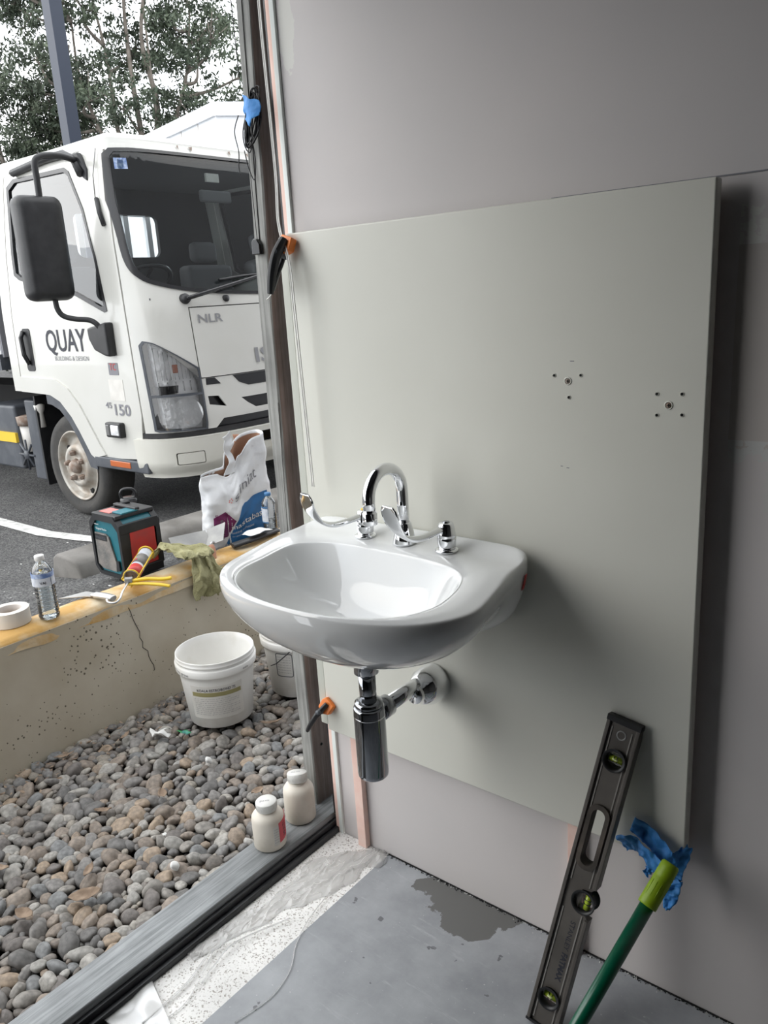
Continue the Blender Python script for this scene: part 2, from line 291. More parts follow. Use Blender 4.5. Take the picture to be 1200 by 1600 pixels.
def floor_mat():
    m = D.materials.new('grey screed'); m.use_nodes = True; nt = m.node_tree; b = nt.nodes['Principled BSDF']
    N = nt.nodes.new; L = nt.links.new
    tc = N('ShaderNodeTexCoord'); v = tc.outputs['Object']
    n = N('ShaderNodeTexNoise'); n.inputs['Scale'].default_value = 6; n.inputs['Detail'].default_value = 10; n.inputs['Roughness'].default_value = .65; L(v, n.inputs['Vector'])
    r = N('ShaderNodeValToRGB'); r.color_ramp.elements[0].position = .3; r.color_ramp.elements[1].position = .7
    r.color_ramp.elements[0].color = (.25, .262, .28, 1); r.color_ramp.elements[1].color = (.40, .415, .435, 1); L(n.outputs['Fac'], r.inputs['Fac'])
    # small damp spots
    n2 = N('ShaderNodeTexNoise'); n2.inputs['Scale'].default_value = 21; n2.inputs['Detail'].default_value = 3; L(v, n2.inputs['Vector'])
    g = N('ShaderNodeMath'); g.operation = 'GREATER_THAN'; g.inputs[1].default_value = .70; L(n2.outputs['Fac'], g.inputs[0])
    q = N('ShaderNodeMix'); q.data_type = 'RGBA'; L(g.outputs[0], q.inputs['Factor']); L(r.outputs['Color'], q.inputs['A']); q.inputs['B'].default_value = (.15, .155, .165, 1)
    # scratches / white specks
    n3 = N('ShaderNodeTexNoise'); n3.inputs['Scale'].default_value = 120; n3.inputs['Detail'].default_value = 2; L(v, n3.inputs['Vector'])
    g3 = N('ShaderNodeMath'); g3.operation = 'GREATER_THAN'; g3.inputs[1].default_value = .735; L(n3.outputs['Fac'], g3.inputs[0])
    q3 = N('ShaderNodeMix'); q3.data_type = 'RGBA'; L(g3.outputs[0], q3.inputs['Factor']); L(q.outputs['Result'], q3.inputs['A']); q3.inputs['B'].default_value = (.55, .55, .55, 1)
    # damp patch by the wall
    se = N('ShaderNodeSeparateXYZ'); L(v, se.inputs[0])
    def math(op, a, b_=None):
        k = N('ShaderNodeMath'); k.operation = op
        for i, w in enumerate((a, b_)):
            if w is None: continue
            if isinstance(w, (int, float)): k.inputs[i].default_value = w
            else: L(w, k.inputs[i])
        return k.outputs[0]
    jag = math('MULTIPLY', math('SUBTRACT', n.outputs['Fac'], .5), .22)
    ex = math('DIVIDE', math('ADD', math('SUBTRACT', se.outputs['X'], .405), jag), .12); ey = math('DIVIDE', math('ADD', math('ADD', se.outputs['Y'], .03), jag), .085)
    d = math('LESS_THAN', math('ADD', math('MULTIPLY', ex, ex), math('MULTIPLY', ey, ey)), 1)
    q4 = N('ShaderNodeMix'); q4.data_type = 'RGBA'; L(d, q4.inputs['Factor']); L(q3.outputs['Result'], q4.inputs['A']); q4.inputs['B'].default_value = (.15, .15, .145, 1)
    mp5 = N('ShaderNodeMapping'); mp5.inputs['Rotation'].default_value = (0, 0, .8); mp5.inputs['Scale'].default_value = (4, 26, 4); L(v, mp5.inputs['Vector'])
    n5 = N('ShaderNodeTexNoise'); n5.inputs['Scale'].default_value = 2.2; n5.inputs['Detail'].default_value = 8; n5.inputs['Roughness'].default_value = .75; L(mp5.outputs['Vector'], n5.inputs['Vector'])
    n6 = N('ShaderNodeTexNoise'); n6.inputs['Scale'].default_value = 3.2; n6.inputs['Detail'].default_value = 4; L(v, n6.inputs['Vector'])
    r5 = N('ShaderNodeMapRange'); r5.inputs[1].default_value = .56; r5.inputs[2].default_value = .72; r5.inputs[4].default_value = .8; L(n5.outputs['Fac'], r5.inputs[0])
    r6 = N('ShaderNodeMapRange'); r6.inputs[1].default_value = .42; r6.inputs[2].default_value = .62; L(n6.outputs['Fac'], r6.inputs[0])
    f5 = math('MULTIPLY', math('MULTIPLY', r5.outputs[0], r6.outputs[0]), math('SUBTRACT', 1.0, d))
    q6 = N('ShaderNodeMix'); q6.data_type = 'RGBA'; L(f5, q6.inputs['Factor']); L(q4.outputs['Result'], q6.inputs['A']); q6.inputs['B'].default_value = (.52, .53, .55, 1)
    L(q6.outputs['Result'], b.inputs['Base Color']); b.inputs['Roughness'].default_value = .5
    bu = N('ShaderNodeBump'); bu.inputs['Strength'].default_value = .15; bu.inputs['Distance'].default_value = .003; L(n.outputs['Fac'], bu.inputs['Height']); L(bu.outputs['Normal'], b.inputs['Normal'])
    return m
M['floor'] = floor_mat()

# ================================================================== mesh helpers
def tag(o, label=None, cat=None, group=None, kind=None):
    if label: o['label'] = label
    if cat: o['category'] = cat
    if group: o['group'] = group
    if kind: o['kind'] = kind
    return o
def world_off(p):
    v = Vector((0, 0, 0))
    while p is not None: v += p.location; p = p.parent
    return v
def empty(name, loc, label, cat, group=None, rot=None):
    o = D.objects.new(name, None); COL.objects.link(o); o.location = loc; o.empty_display_size = .05
    if rot is not None:
        if isinstance(rot, Matrix): o.rotation_euler = rot.to_euler()
        else: o.rotation_euler = rot
    return tag(o, label, cat, group)

class MB:
    def __init__(s): s.v = []; s.f = []; s.mi = []; s.sm = []
    def add(s, vs, fs, mi=0, smooth=False):
        o = len(s.v); s.v += [tuple(v) for v in vs]
        for f in fs: s.f.append(tuple(i + o for i in f)); s.mi.append(mi); s.sm.append(smooth)
        return s
    def box(s, x0, x1, y0, y1, z0, z1, mi=0, m=None):
        vs = [Vector((x, y, z)) for z in (z0, z1) for y in (y0, y1) for x in (x0, x1)]
        if m is not None: vs = [m @ v for v in vs]
        return s.add(vs, [(0, 2, 3, 1), (4, 5, 7, 6), (0, 1, 5, 4), (2, 6, 7, 3), (0, 4, 6, 2), (1, 3, 7, 5)], mi)
    def lathe(s, prof, n=32, c=(0, 0, 0), axis='Z', mi=0, smooth=True, caps=True, m=None):
        # prof: list of (r, h)
        vs = []
        for r, h in prof:
            for i in range(n):
                a = 2 * pi * i / n
                p = (r * cos(a), r * sin(a), h)
                if axis == 'X': p = (h, p[0], p[1])
                elif axis == 'Y': p = (p[1], h, p[0])
                vs.append(Vector(p) + Vector(c))
        if m is not None: vs = [m @ v for v in vs]
        fs = []
        for k in range(len(prof) - 1):
            for i in range(n):
                j = (i + 1) % n; fs.append((k * n + i, k * n + j, (k + 1) * n + j, (k + 1) * n + i))
        s.add(vs, fs, mi, smooth)
        if caps:
            o = len(s.v) - len(vs)
            if prof[0][0] > 1e-5: s.f.append(tuple(o + i for i in reversed(range(n)))); s.mi.append(mi); s.sm.append(False)
            if prof[-1][0] > 1e-5: s.f.append(tuple(o + (len(prof) - 1) * n + i for i in range(n))); s.mi.append(mi); s.sm.append(False)
        return s
    def tube(s, path, r, n=12, mi=0, smooth=True, flat=None, closed=False):
        P = [Vector(p) for p in path]; R = r if isinstance(r, (list, tuple)) else [r] * len(P)
        vs = []; up = None
        for k, p in enumerate(P):
            if closed: t = (P[(k + 1) % len(P)] - P[k - 1]).normalized()
            else: t = (P[min(k + 1, len(P) - 1)] - P[max(k - 1, 0)]).normalized()
            if up is None:
                up = Vector((0, 0, 1)) if abs(t.z) < .9 else Vector((0, 1, 0))
                up = (up - t * up.dot(t)).normalized()
            else: up = (up - t * up.dot(t)).normalized()
            sd = t.cross(up)
            ru, rs = (R[k], R[k]) if not isinstance(R[k], tuple) else R[k]
            for i in range(n):
                a = 2 * pi * i / n; vs.append(p + up * (cos(a) * ru) + sd * (sin(a) * rs))
        fs = []
        K = len(P)
        for k in range(K if closed else K - 1):
            for i in range(n):
                j = (i + 1) % n; k2 = (k + 1) % K; fs.append((k * n + i, k * n + j, k2 * n + j, k2 * n + i))
        s.add(vs, fs, mi, smooth)
        if not closed:
            o = len(s.v) - len(vs)
            s.f.append(tuple(o + i for i in reversed(range(n)))); s.mi.append(mi); s.sm.append(False)
            s.f.append(tuple(o + (K - 1) * n + i for i in range(n))); s.mi.append(mi); s.sm.append(False)
        return s
    def prism(s, poly, fn, mi=0, smooth=False):
        # poly 2D list; fn(u, v, t) -> 3D with t in {0,1}
        n = len(poly); vs = [fn(u, v, 0) for u, v in poly] + [fn(u, v, 1) for u, v in poly]
        fs = [tuple(range(n)), tuple(reversed(range(n, 2 * n)))] + [(i, n + i, n + (i + 1) % n, (i + 1) % n) for i in range(n)]
        return s.add(vs, fs, mi, smooth)
    def grid(s, nu, nv, fn, mi=0, smooth=True, wrap=False):
        vs = [fn(i / (nu - (0 if wrap else 1)), j / (nv - 1)) for j in range(nv) for i in range(nu)]
        fs = []
        for j in range(nv - 1):
            for i in range(nu if wrap else nu - 1):
                i2 = (i + 1) % nu; fs.append((j * nu + i, j * nu + i2, (j + 1) * nu + i2, (j + 1) * nu + i))
        return s.add(vs, fs, mi, smooth)
    def build(s, name, mats, parent=None, world=True, bevel=0, bseg=2, smooth=None, sub=0, solid=0, norm=True):
        me = D.meshes.new(name)
        off = world_off(parent) if (parent is not None and world) else Vector((0, 0, 0))
        me.from_pydata([tuple(Vector(v) - off) for v in s.v], [], s.f)
        if not isinstance(mats, (list, tuple)): mats = [mats]
        for m in mats: me.materials.append(m)
        for p, mi, sm in zip(me.polygons, s.mi, s.sm): p.material_index = mi; p.use_smooth = sm if smooth is None else smooth
        if norm:
            bm = bmesh.new(); bm.from_mesh(me); bmesh.ops.remove_doubles(bm, verts=bm.verts, dist=1e-6); bmesh.ops.recalc_face_normals(bm, faces=bm.faces); bm.to_mesh(me); bm.free()
        o = D.objects.new(name, me); COL.objects.link(o)
        if parent is not None: o.parent = parent
        if solid:
            q = o.modifiers.new('s', 'SOLIDIFY'); q.thickness = solid; q.offset = 0
        if bevel:
            q = o.modifiers.new('b', 'BEVEL'); q.width = bevel; q.segments = bseg; q.limit_method = 'ANGLE'; q.angle_limit = radians(35)
            for p in me.polygons: p.use_smooth = True
            q2 = o.modifiers.new('w', 'WEIGHTED_NORMAL'); q2.keep_sharp = True
        if sub:
            q = o.modifiers.new('u', 'SUBSURF'); q.levels = sub; q.render_levels = sub
        return o
def B(*a, **k): return MB().box(*a, **k)

def fill2d(outer, holes=(), step=(.05, .05), extra_u=()):
    """planar region with holes, cut along grid lines; returns list of polygons (u,v) verts and faces, plus boundary loops"""
    bm = bmesh.new()
    for loop in [outer] + list(holes):
        vs = [bm.verts.new((u, v, 0)) for u, v in loop]
        for i in range(len(vs)): bm.edges.new((vs[i], vs[(i + 1) % len(vs)]))
    bmesh.ops.triangle_fill(bm, use_beauty=True, use_dissolve=False, edges=bm.edges[:])
    us = [p[0] for p in outer]; vs_ = [p[1] for p in outer]
    cuts = []
    u = min(us) + step[0]
    while u < max(us): cuts.append((Vector((u, 0, 0)), Vector((1, 0, 0)))); u += step[0]
    for u in extra_u: cuts.append((Vector((u, 0, 0)), Vector((1, 0, 0))))
    v = min(vs_) + step[1]
    while v < max(vs_): cuts.append((Vector((0, v, 0)), Vector((0, 1, 0)))); v += step[1]
    for co, no in cuts:
        bmesh.ops.bisect_plane(bm, geom=bm.verts[:] + bm.edges[:] + bm.faces[:], plane_co=co, plane_no=no, dist=1e-6)
    return bm
def patch(name, fn, outer, holes, m, parent, off=0.0, thick=.006, step=(.05, .05), extra_u=(), smooth=True):
    """fn(u, v, d) -> 3D point at distance d outside the surface"""
    bm = fill2d(outer, holes, step, extra_u)
    bm.verts.ensure_lookup_table(); bm.verts.index_update()
    uv = [(v.co.x, v.co.y) for v in bm.verts]; n = len(uv)
    vs = [fn(u, v, off) for u, v in uv] + [fn(u, v, off - thick) for u, v in uv]
    # orient all faces the same way in uv
    fs = []
    be = []
    for f in bm.faces:
        ids = [v.index for v in f.verts]
        ar = sum(uv[ids[i]][0] * uv[ids[(i + 1) % len(ids)]][1] - uv[ids[(i + 1) % len(ids)]][0] * uv[ids[i]][1] for i in range(len(ids)))
        if abs(ar) < 1e-12: continue
        if ar < 0: ids = ids[::-1]
        fs.append(tuple(ids))
    for e in bm.edges:
        if len(e.link_faces) == 1: be.append((e.verts[0].index, e.verts[1].index))
    bm.free()
    # orientation and analytic normals
    e = 1e-3; NV = []
    for (u, v) in uv:
        a = fn(u + e, v, off) - fn(u - e, v, off); b = fn(u, v + e, off) - fn(u, v - e, off); q = a.cross(b)
        NV.append(q.normalized() if q.length > 1e-12 else None)
    f0 = fs[len(fs) // 2]; ctr = (sum(uv[i][0] for i in f0) / len(f0), sum(uv[i][1] for i in f0) / len(f0))
    if thick != 0: outw = fn(ctr[0], ctr[1], off + abs(thick)) - fn(ctr[0], ctr[1], off)
    else: outw = fn(ctr[0], ctr[1], off + .01) - fn(ctr[0], ctr[1], off)
    nf = (vs[f0[1]] - vs[f0[0]]).cross(vs[f0[-1]] - vs[f0[0]])
    flip = nf.dot(outw) < 0
    F = []; LN = []
    for f in fs:
        ff_ = f[::-1] if flip else f; F.append(ff_)
        for i in ff_: q = NV[i]; LN.append((-q if flip else q) if q is not None else Vector((0, 0, 0)))
    if thick > 0:
        for f in fs:
            ff_ = tuple(i + n for i in (f if flip else f[::-1])); F.append(ff_)
            for i in ff_: q = NV[i - n]; LN.append((q if flip else -q) if q is not None else Vector((0, 0, 0)))
        edges = {}
        for f in fs:
            ff_ = f[::-1] if flip else f
            for a, b in zip(ff_, ff_[1:] + ff_[:1]): edges[(a, b)] = 1
        for a, b in be:
            if (a, b) not in edges: a, b = b, a
            F.append((b, a, a + n, b + n)); LN += [Vector((0, 0, 0))] * 4
    o_ = world_off(parent) if parent is not None else Vector((0, 0, 0))
    me = D.meshes.new(name); me.from_pydata([tuple(v - o_) for v in vs], [], F); me.materials.append(m)
    if smooth:
        nfr = len(fs) * (2 if thick > 0 else 1)
        for p in me.polygons: p.use_smooth = p.index < nfr
        me.normals_split_custom_set([tuple(q) for q in LN])
    o = D.objects.new(name, me); COL.objects.link(o)
    if parent is not None: o.parent = parent
    return o

def text(s, size, fn, m, name, parent, width=None, ext=.0006, bold=0.0, space=1.0, align='LEFT', res=3):
    """text mesh; fn(u, v, d): u along the line, v up, d out of surface"""
    cu = D.curves.new('t', 'FONT'); cu.body = s; cu.size = size; cu.resolution_u = res; cu.offset = bold * size; cu.space_character = space; cu.align_x = align
    ob = D.objects.new('t', cu); COL.objects.link(ob)
    dg = bpy.context.evaluated_depsgraph_get(); dg.update()
    me = D.meshes.new_from_object(ob.evaluated_get(dg))
    D.objects.remove(ob)
    xs = [v.co.x for v in me.vertices] or [0]; w = max(xs) - min(xs)
    k = (width / w) if width and w > 1e-6 else 1.0
    x0 = min(xs) if align == 'LEFT' else 0
    n = len(me.vertices)
    off = world_off(parent) if parent is not None else Vector((0, 0, 0))
    mb = MB(); mb.v = [tuple(fn((v.co.x - x0) * k, v.co.y, ext)) for v in me.vertices]
    for p in me.polygons: mb.f.append(tuple(p.vertices)); mb.mi.append(0); mb.sm.append(False)
    return mb.build(name, m, parent, norm=False)

def smoothstep(a, b, x):
    t = max(0, min(1, (x - a) / (b - a))); return t * t * (3 - 2 * t)
def lerp(a, b, t): return a + (b - a) * t
def interp(z, pts):
    if z <= pts[0][0]: return pts[0][1]
    for (a, b), (c, d) in zip(pts, pts[1:]):
        if z <= c: return b + (d - b) * (z - a) / (c - a)
    return pts[-1][1]
def catmull(P, n=8, closed=False):
    P = [Vector(p) for p in P]; out = []; K = len(P)
    for i in range(K if closed else K - 1):
        if closed: p0, p1, p2, p3 = P[i - 1], P[i], P[(i + 1) % K], P[(i + 2) % K]
        else: p0, p1, p2, p3 = P[max(i - 1, 0)], P[i], P[i + 1], P[min(i + 2, K - 1)]
        for k in range(n):
            t = k / n
            out.append(.5 * ((2 * p1) + (-p0 + p2) * t + (2 * p0 - 5 * p1 + 4 * p2 - p3) * t * t + (-p0 + 3 * p1 - 3 * p2 + p3) * t ** 3))
    if not closed: out.append(P[-1])
    return out
def rrect(u0, u1, v0, v1, r, n=5):
    out = []
    for cx, cy, a0 in ((u1 - r, v1 - r, 0), (u0 + r, v1 - r, 90), (u0 + r, v0 + r, 180), (u1 - r, v0 + r, 270)):
        for i in range(n + 1):
            a = radians(a0 + 90 * i / n); out.append((cx + r * cos(a), cy + r * sin(a)))
    return out

# ================================================================== SETTING
def struct(o): return tag(o, kind='structure')
struct(B(0, 2.75, 0, .11, -.02, 2.75).build('wall_back', M['wall']))
# lining above joint: fine dark joint line right of the panel
tr = struct(B(.60, 2.75, -.0012, 0.0, 1.4830, 1.4850).build('trim_1', M['inkgrey']))
struct(B(2.65, 2.76, -3.4, .0, -.02, 2.75).build('wall_right', M['room']))
struct(B(-.1, 2.76, -3.5, -3.4, -.02, 2.75).build('wall_front', M['room']))
struct(B(-.1, 2.8, -3.5, .11, 2.7, 2.85).build('ceiling', M['ceilingm']))
struct(B(-.128, -.0, -3.5, .1, 2.12, 2.7).build('trim_2', M['room']))  # unseen header over the opening, set low to cut high sky light
struct(B(-.12, -.02, -3.5, -1.28, -.02, 2.4).build('wall_left_light_block', M['room']))  # unseen wall length, added to narrow the opening and hold back daylight
# building outside, continuing past the wall
struct(B(-.02, 3.2, .12, 12.0, -.1, 5.2).build('wall_outside', M['facade']))
struct(B(-.1, 3.2, -5.0, .12, 2.86, 5.2).build('wall_upper', M['facade']))
# floor
struct(B(.148, 2.7, -3.45, -.002, -.05, 0).build('floor', M['floor']))
struct(B(-.045, .148, -.648, -.002, -.05, -.0005).build('trim_3', M['speckled']))
struct(B(-.045, .148, -3.45, -.648, -.05, -.004).build('trim_4', M['asphalt']))
# grit in the joint between floor and wall
g = MB()
for i in range(900):
    x = random.uniform(.10, 1.5); s_ = random.uniform(.0008, .0028); y = -.002 - abs(random.gauss(0, .0035))
    c = Vector((x, y, s_ * .4)); a = random.random() * 6
    vs = [c + Vector((cos(a + k * 2.09) * s_, sin(a + k * 2.09) * s_, -s_ * .4)) for k in range(3)] + [c + Vector((0, 0, s_ * .8))]
    g.add(vs, [(0, 2, 1), (0, 1, 3), (1, 2, 3), (2, 0, 3)], random.choice((0, 0, 1)))
tag(g.build('grit', [M['membrane'], M['linewhite']]), 'dark and pale grit lying in the joint between grey floor and wall', 'grit', kind='stuff')
struct(B(.148, 2.65, -.0035, -.001, 0.0, .0025).build('baseboard_gap', M['darkvoid']))

# asphalt: falls away from the low wall, then level
AS = [(-40, .13), (-3.0, .15), (-2.5, .19), (-1.9, .265), (-1.65, .30), (-1.2, .372), (-1.16, .375)]
def asph(x): return interp(x, AS)
xs = [-40, -25, -15, -9, -6, -4.5, -3.6, -3.0, -2.75, -2.5, -2.2, -1.9, -1.65, -1.4, -1.17]
g = MB(); g.grid(len(xs), 2, lambda u, v: Vector((xs[round(u * (len(xs) - 1))], lerp(-8, 40, v), asph(xs[round(u * (len(xs) - 1))]))))
ground = struct(g.build('ground', M['asphalt']))
g = MB(); lx = [-9, -7, -5, -4, -3.4, -3.0, -2.8, -2.6, -2.4, -2.2, -2.0]
g.grid(len(lx), 2, lambda u, v: Vector((lx[round(u * (len(lx) - 1))], lerp(.79, .88, v), asph(lx[round(u * (len(lx) - 1))]) + .004)))
g.build('line_marking', M['linewhite'], ground)['label'] = 'worn white painted parking line'
# small pale chips lying on the asphalt
g = MB()
for i in range(140):
    x = random.uniform(-2.6, -1.25); y = random.uniform(-.9, 1.0); s_ = random.uniform(.002, .006); a = random.random() * 6
    c = Vector((x, y, asph(x) + .001)); vs = [c + Vector((cos(a + k * 1.57) * s_ * (1 + (k % 2)), sin(a + k * 1.57) * s_, 0)) for k in range(4)] + [c + Vector((0, 0, s_ * .5))]
    g.add(vs, [(0, 1, 4), (1, 2, 4), (2, 3, 4), (3, 0, 4)])
tag(g.build('plaster_chips', M['linewhite']), 'small pale plaster chips scattered on the dark asphalt', 'chips', kind='stuff')

# low concrete retaining wall with ochre coping
def wallx(z): return -1.022 - .14 * max(0, (z + .1)) * .45
g = MB()
def wy(t): return lerp(-2.2, 2.6, t)
g.grid(60, 24, lambda u, v: Vector((-1.015 - .06 * v * 1.0 + .003 * noise.noise(Vector((wy(u) * 4, v * 3, 1))), wy(u), lerp(-.1, .385, v))))
g.grid(2, 2, lambda u, v: Vector((-1.19, lerp(-2.2, 2.6, u), lerp(-.1, .385, v))))
g.grid(2, 2, lambda u, v: Vector((lerp(-1.19, -1.075, u), lerp(-2.2, 2.6, v), .385)))
wall_c = struct(g.build('wall_concrete', M['concrete']))
g = MB()
prof = [(-1.200, .36), (-1.200, .395), (-1.19, .404), (-1.16, .408), (-1.12, .406), (-1.092, .400), (-1.078, .388), (-1.0735, .372), (-1.070, .352)]
def cop(u, v):
    y = wy(u); k = v * (len(prof) - 1); i = min(int(k), len(prof) - 2); f = k - i
    x = lerp(prof[i][0], prof[i + 1][0], f); z = lerp(prof[i][1], prof[i + 1][1], f)
    nz = noise.noise(Vector((y * 7, x * 9, 3))) * .004
    if v > .97: z += noise.noise(Vector((y * 9, 0, 8))) * .014
    return Vector((x + nz * (v > .5), y, z + nz * .7))
g.grid(220, 25, cop)
g.build('coping', M['coping'], wall_c)['label'] = 'ochre stained rounded top edge'
# crack
ck = []
for k in range(14):
    z = .36 - k * .019; ck.append(Vector((-1.015 - .06 * (z + .1) / .485 + .0015, .125 + .02 * noise.noise(Vector((k * .7, 2, 1))) + k * .0035, z)))
MB().tube(ck, .0011, 4).build('crack', M['darkvoid'], wall_c)
# gravel bed base
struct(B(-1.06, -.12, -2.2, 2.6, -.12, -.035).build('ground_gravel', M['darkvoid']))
# concrete wheel stop
g = MB()
pf = [(-1.66, .27), (-1.70, .345), (-1.73, .368), (-1.86, .375), (-1.89, .355), (-1.93, .2), (-1.66, .2)]
def ks(u, v, t):
    return Vector((u, lerp(.30, 2.6, t), v))
g.prism([(p[0], p[1]) for p in pf], ks)
tag(g.build('wheel_stop', M['kerb'], bevel=.012), 'long low grey concrete wheel stop on the asphalt in front of the truck', 'wheel stop')

# ================================================================== timber post and bottom plate
def post():
    g = MB(); x0, x1, y0, y1 = -.130, -.092, 0.0, .088
    def lean(z): return .018 * max(0, z - 1.3) / .6 - .004 * sin(pi * min(1, z / 1.5))
    nz = 40
    ring = [(x0, y0), (x1 - .003, y0), (x1, y0 + .003), (x1, y1), (x0, y1)]
    vs = []
    for k in range(nz + 1):
        z = lerp(.045, 2.35, k / nz)
        for i, (x, y) in enumerate(ring):
            w = .0025 * noise.noise(Vector((i * 3.1, z * 6, 0)))
            vs.append(Vector((x + lean(z) + w, y + w * .5, z)))
    n = len(ring); fs = []
    mis = []
    g.v = [tuple(v) for v in vs]
    for k in range(nz):
        for i in range(n):
            j = (i + 1) % n
            g.f.append((k * n + i, k * n + j, (k + 1) * n + j, (k + 1) * n + i)); g.mi.append(1 if i in (2,) else 0); g.sm.append(False)
    g.f.append(tuple(range(n))); g.mi.append(0); g.sm.append(False)
    g.f.append(tuple(nz * n + i for i in range(n))); g.mi.append(0); g.sm.append(False)
    p = g.build('timber_post', [M['post_grey'], M['post_brown']])
    tag(p, 'weathered grey and brown timber post standing at the open edge of the wall', 'post')
    # drying split down the narrow face, knots and nail holes
    sp = [Vector((-.113 + lean(z) + .003 * noise.noise(Vector((z * 5, 0, 0))), -.0012, z)) for z in [1.45 + i * .03 for i in range(28)]]
    MB().tube(sp, .0011, 4).build('split', M['darkvoid'], p)
    MB().tube([Vector((v.x - .006, v.y, v.z - .9)) for v in sp[8:20]], .0007, 4).build('split', M['darkvoid'], p)
    for (y, z) in ((.035, .21), (.032, .675), (.034, .655), (.06, 1.42)):
        MB().lathe([(.0001, 0), (.004, 0), (.0035, .0016), (.0001, .0017)], 10, (-.0925 + lean(z), y, z), 'X').build('nail_hole', M['darkvoid'], p)
    return lean
lean = post()
p = MB()
p.box(-.125, -.036, -2.6, .12, .0, .045)
pl_ = p.build('bottom_plate', M['plate_timber'], bevel=.003)
tag(pl_, 'long grey timber plate along the floor edge between pebbles and floor', 'timber plate')
g = B(-.0365, -.026, -2.6, .118, -.01, .028); g.box(-.026, -.014, -2.6, .118, -.01, .014)
g.build('membrane', M['membrane'], pl_, bevel=.002)['label'] = 'folded black waterproof membrane along the inner edge'

# ================================================================== corner layers at left end of the wall
def strip(name, m, x0, x1, y0, y1, z0, z1, label, cat):
    return tag(B(x0, x1, y0, y1, z0, z1).build(name, m, bevel=.0008), label, cat)
strip('fire_board_edge', M['pink'], -.0225, -.0115, -.006, .10, 0, 2.35, 'narrow pink board edge running up the left end of the wall', 'board edge')
strip('corner_bead', M['bead'], -.0115, 0.001, -.007, .10, 0, 2.35, 'thin pale green white corner bead beside the pink board edge', 'corner bead')
strip('wall_flashing', M['black'], -.034, -.0225, .0, .10, .045, 2.35, 'dark gap flashing between timber post and pink board edge', 'flashing')
# hanging clear edging strip, in front of the panel
sp = [(-.018, -.022, 2.3), (-.0225, -.024, 1.93), (-.017, -.028, 1.78), (-.008, -.034, 1.60), (.004, -.050, 1.50), (.050, -.076, 1.42), (.058, -.080, 1.33), (.062, -.079, 1.15), (.0665, -.078, .955)]
g = MB(); c = catmull(sp, 6); g.tube(c, .0015, 6); c2 = [p + Vector((.0065, -.001, 0)) for p in c]; g.tube(c2, .0013, 6)
st = g.build('edging_strip', M['white'])
tag(st, 'thin clear plastic edging strip hanging down over the left edge of the panel', 'strip')
g = MB(); g.v = []
for a, b in zip(c, c2): g.v += [tuple(a), tuple(b)]
for i in range(len(c) - 1): g.f.append((2 * i, 2 * i + 1, 2 * i + 3, 2 * i + 2)); g.mi.append(0); g.sm.append(True)
g.build('web', M['film'], st)
# pink battens behind the panel
for (x0, x1, lab) in ((.062, .088, 'pink board batten standing on the floor under the left side of the panel'), (.640, .668, 'pink board batten behind the panel beside the spirit level')):
    tag(B(x0, x1, -.0175, -.0005, 0, 1.30).build('batten', M['pink'], bevel=.0008), lab, 'batten')
tag(B(-.002, .03, -.0175, -.0075, .36, 1.46).build('batten', M['pink']), 'short pink packing batten hidden behind the left edge of the panel', 'batten')
tag(B(.840, .862, -.0175, -.0005, .36, 1.46).build('batten', M['pink']), 'short packing batten behind the right edge of the panel', 'batten')

# ================================================================== the white panel
pn = B(.014, .8775, -.042, -.0185, .327, 1.4800).build('wall_panel', M['panel'], bevel=.0035, bseg=3)
tag(pn, 'large off white rectangular board mounted on the wall behind the basin', 'panel')
# its left end reaches further, past the clamp, to the post
B(-.008, .0145, -.041, -.0195, .340, 1.475).build('edge_strip', M['panel_edge'], pn, bevel=.002)
def screw(x, z, r, nm='screw_hole', mm='rust'):
    x -= .0074; z -= .002
    g = MB(); g.lathe([(r * 1.35, -0.0420), (r * 1.3, -0.0428), (r, -0.0432), (r * .95, -0.0422), (.0001, -0.0422)], 16, (x, 0, z), 'Y', 0)
    o = g.build(nm, M['panel'], pn)
    h = MB().lathe([(.0001, -0.0428), (r * .85, -0.0428), (r * .85, -0.0418)], 14, (x, 0, z), 'Y')
    h.build('recess', M[mm], o)
    h2 = MB(); h2.box(x - r * .5, x + r * .5, -0.0432, -0.0427, z - r * .12, z + r * .12); h2.box(x - r * .12, x + r * .12, -0.0432, -0.0427, z - r * .5, z + r * .5); h2.build('slot', M['darkvoid'], o)
for x, z in ((.658, 1.192), (.828, 1.158)): screw(x, z, .0052)
for x, z in ((.633, 1.201), (.681, 1.202), (.660, 1.165), (.809, 1.175), (.848, 1.176), (.810, 1.142), (.849, 1.144)): screw(x, z, .0026, 'pilot_hole', 'darkvoid')
for x, z, l in ((.645, 1.045, .004), (.656, 1.043, .005), (.662, 1.2245, .007)):
    x -= .0074; z -= .002
    B(x, x + l, -0.0425, -0.0420, z, z + .0012).build('scuff', M['inkgrey'], pn)

# ================================================================== BASIN
BC = Vector((.326, -.250))
YB = -.0435
def outline(th):
    # flat at the wall, round in front. th measured at BC
    dx, dy = cos(th), sin(th)
    a = .288
    if dy < 0:
        bf = .192; n = 2.25
        r = (abs(dx / a) ** n + abs(dy / bf) ** n) ** (-1 / n)
    else:
        bb = (YB - BC.y); n2 = 11
        r = (abs(dx / a) ** n2 + abs(dy / bb) ** n2) ** (-1 / n2)
    x = BC.x + r * dx; y = BC.y + r * dy
    return Vector((BC.x + (x - BC.x) * (1 - .075 * smoothstep(-.30, -.05, y)), min(y, YB)))
def ztop(y, x): return .858 + .018 * smoothstep(-.30, -.15, y) + .013 * smoothstep(-.105, -.06, y)
BO = Vector((.326, -.288))
def bowl(th):
    dx, dy = cos(th), sin(th)
    a = .222; bf = .148; bk = .142; n = 2.2 if dy < 0 else 3.2
    r = (abs(dx / a) ** n + abs(dy / (bf if dy < 0 else bk)) ** n) ** (-1 / n)
    return BO + Vector((dx, dy)) * r
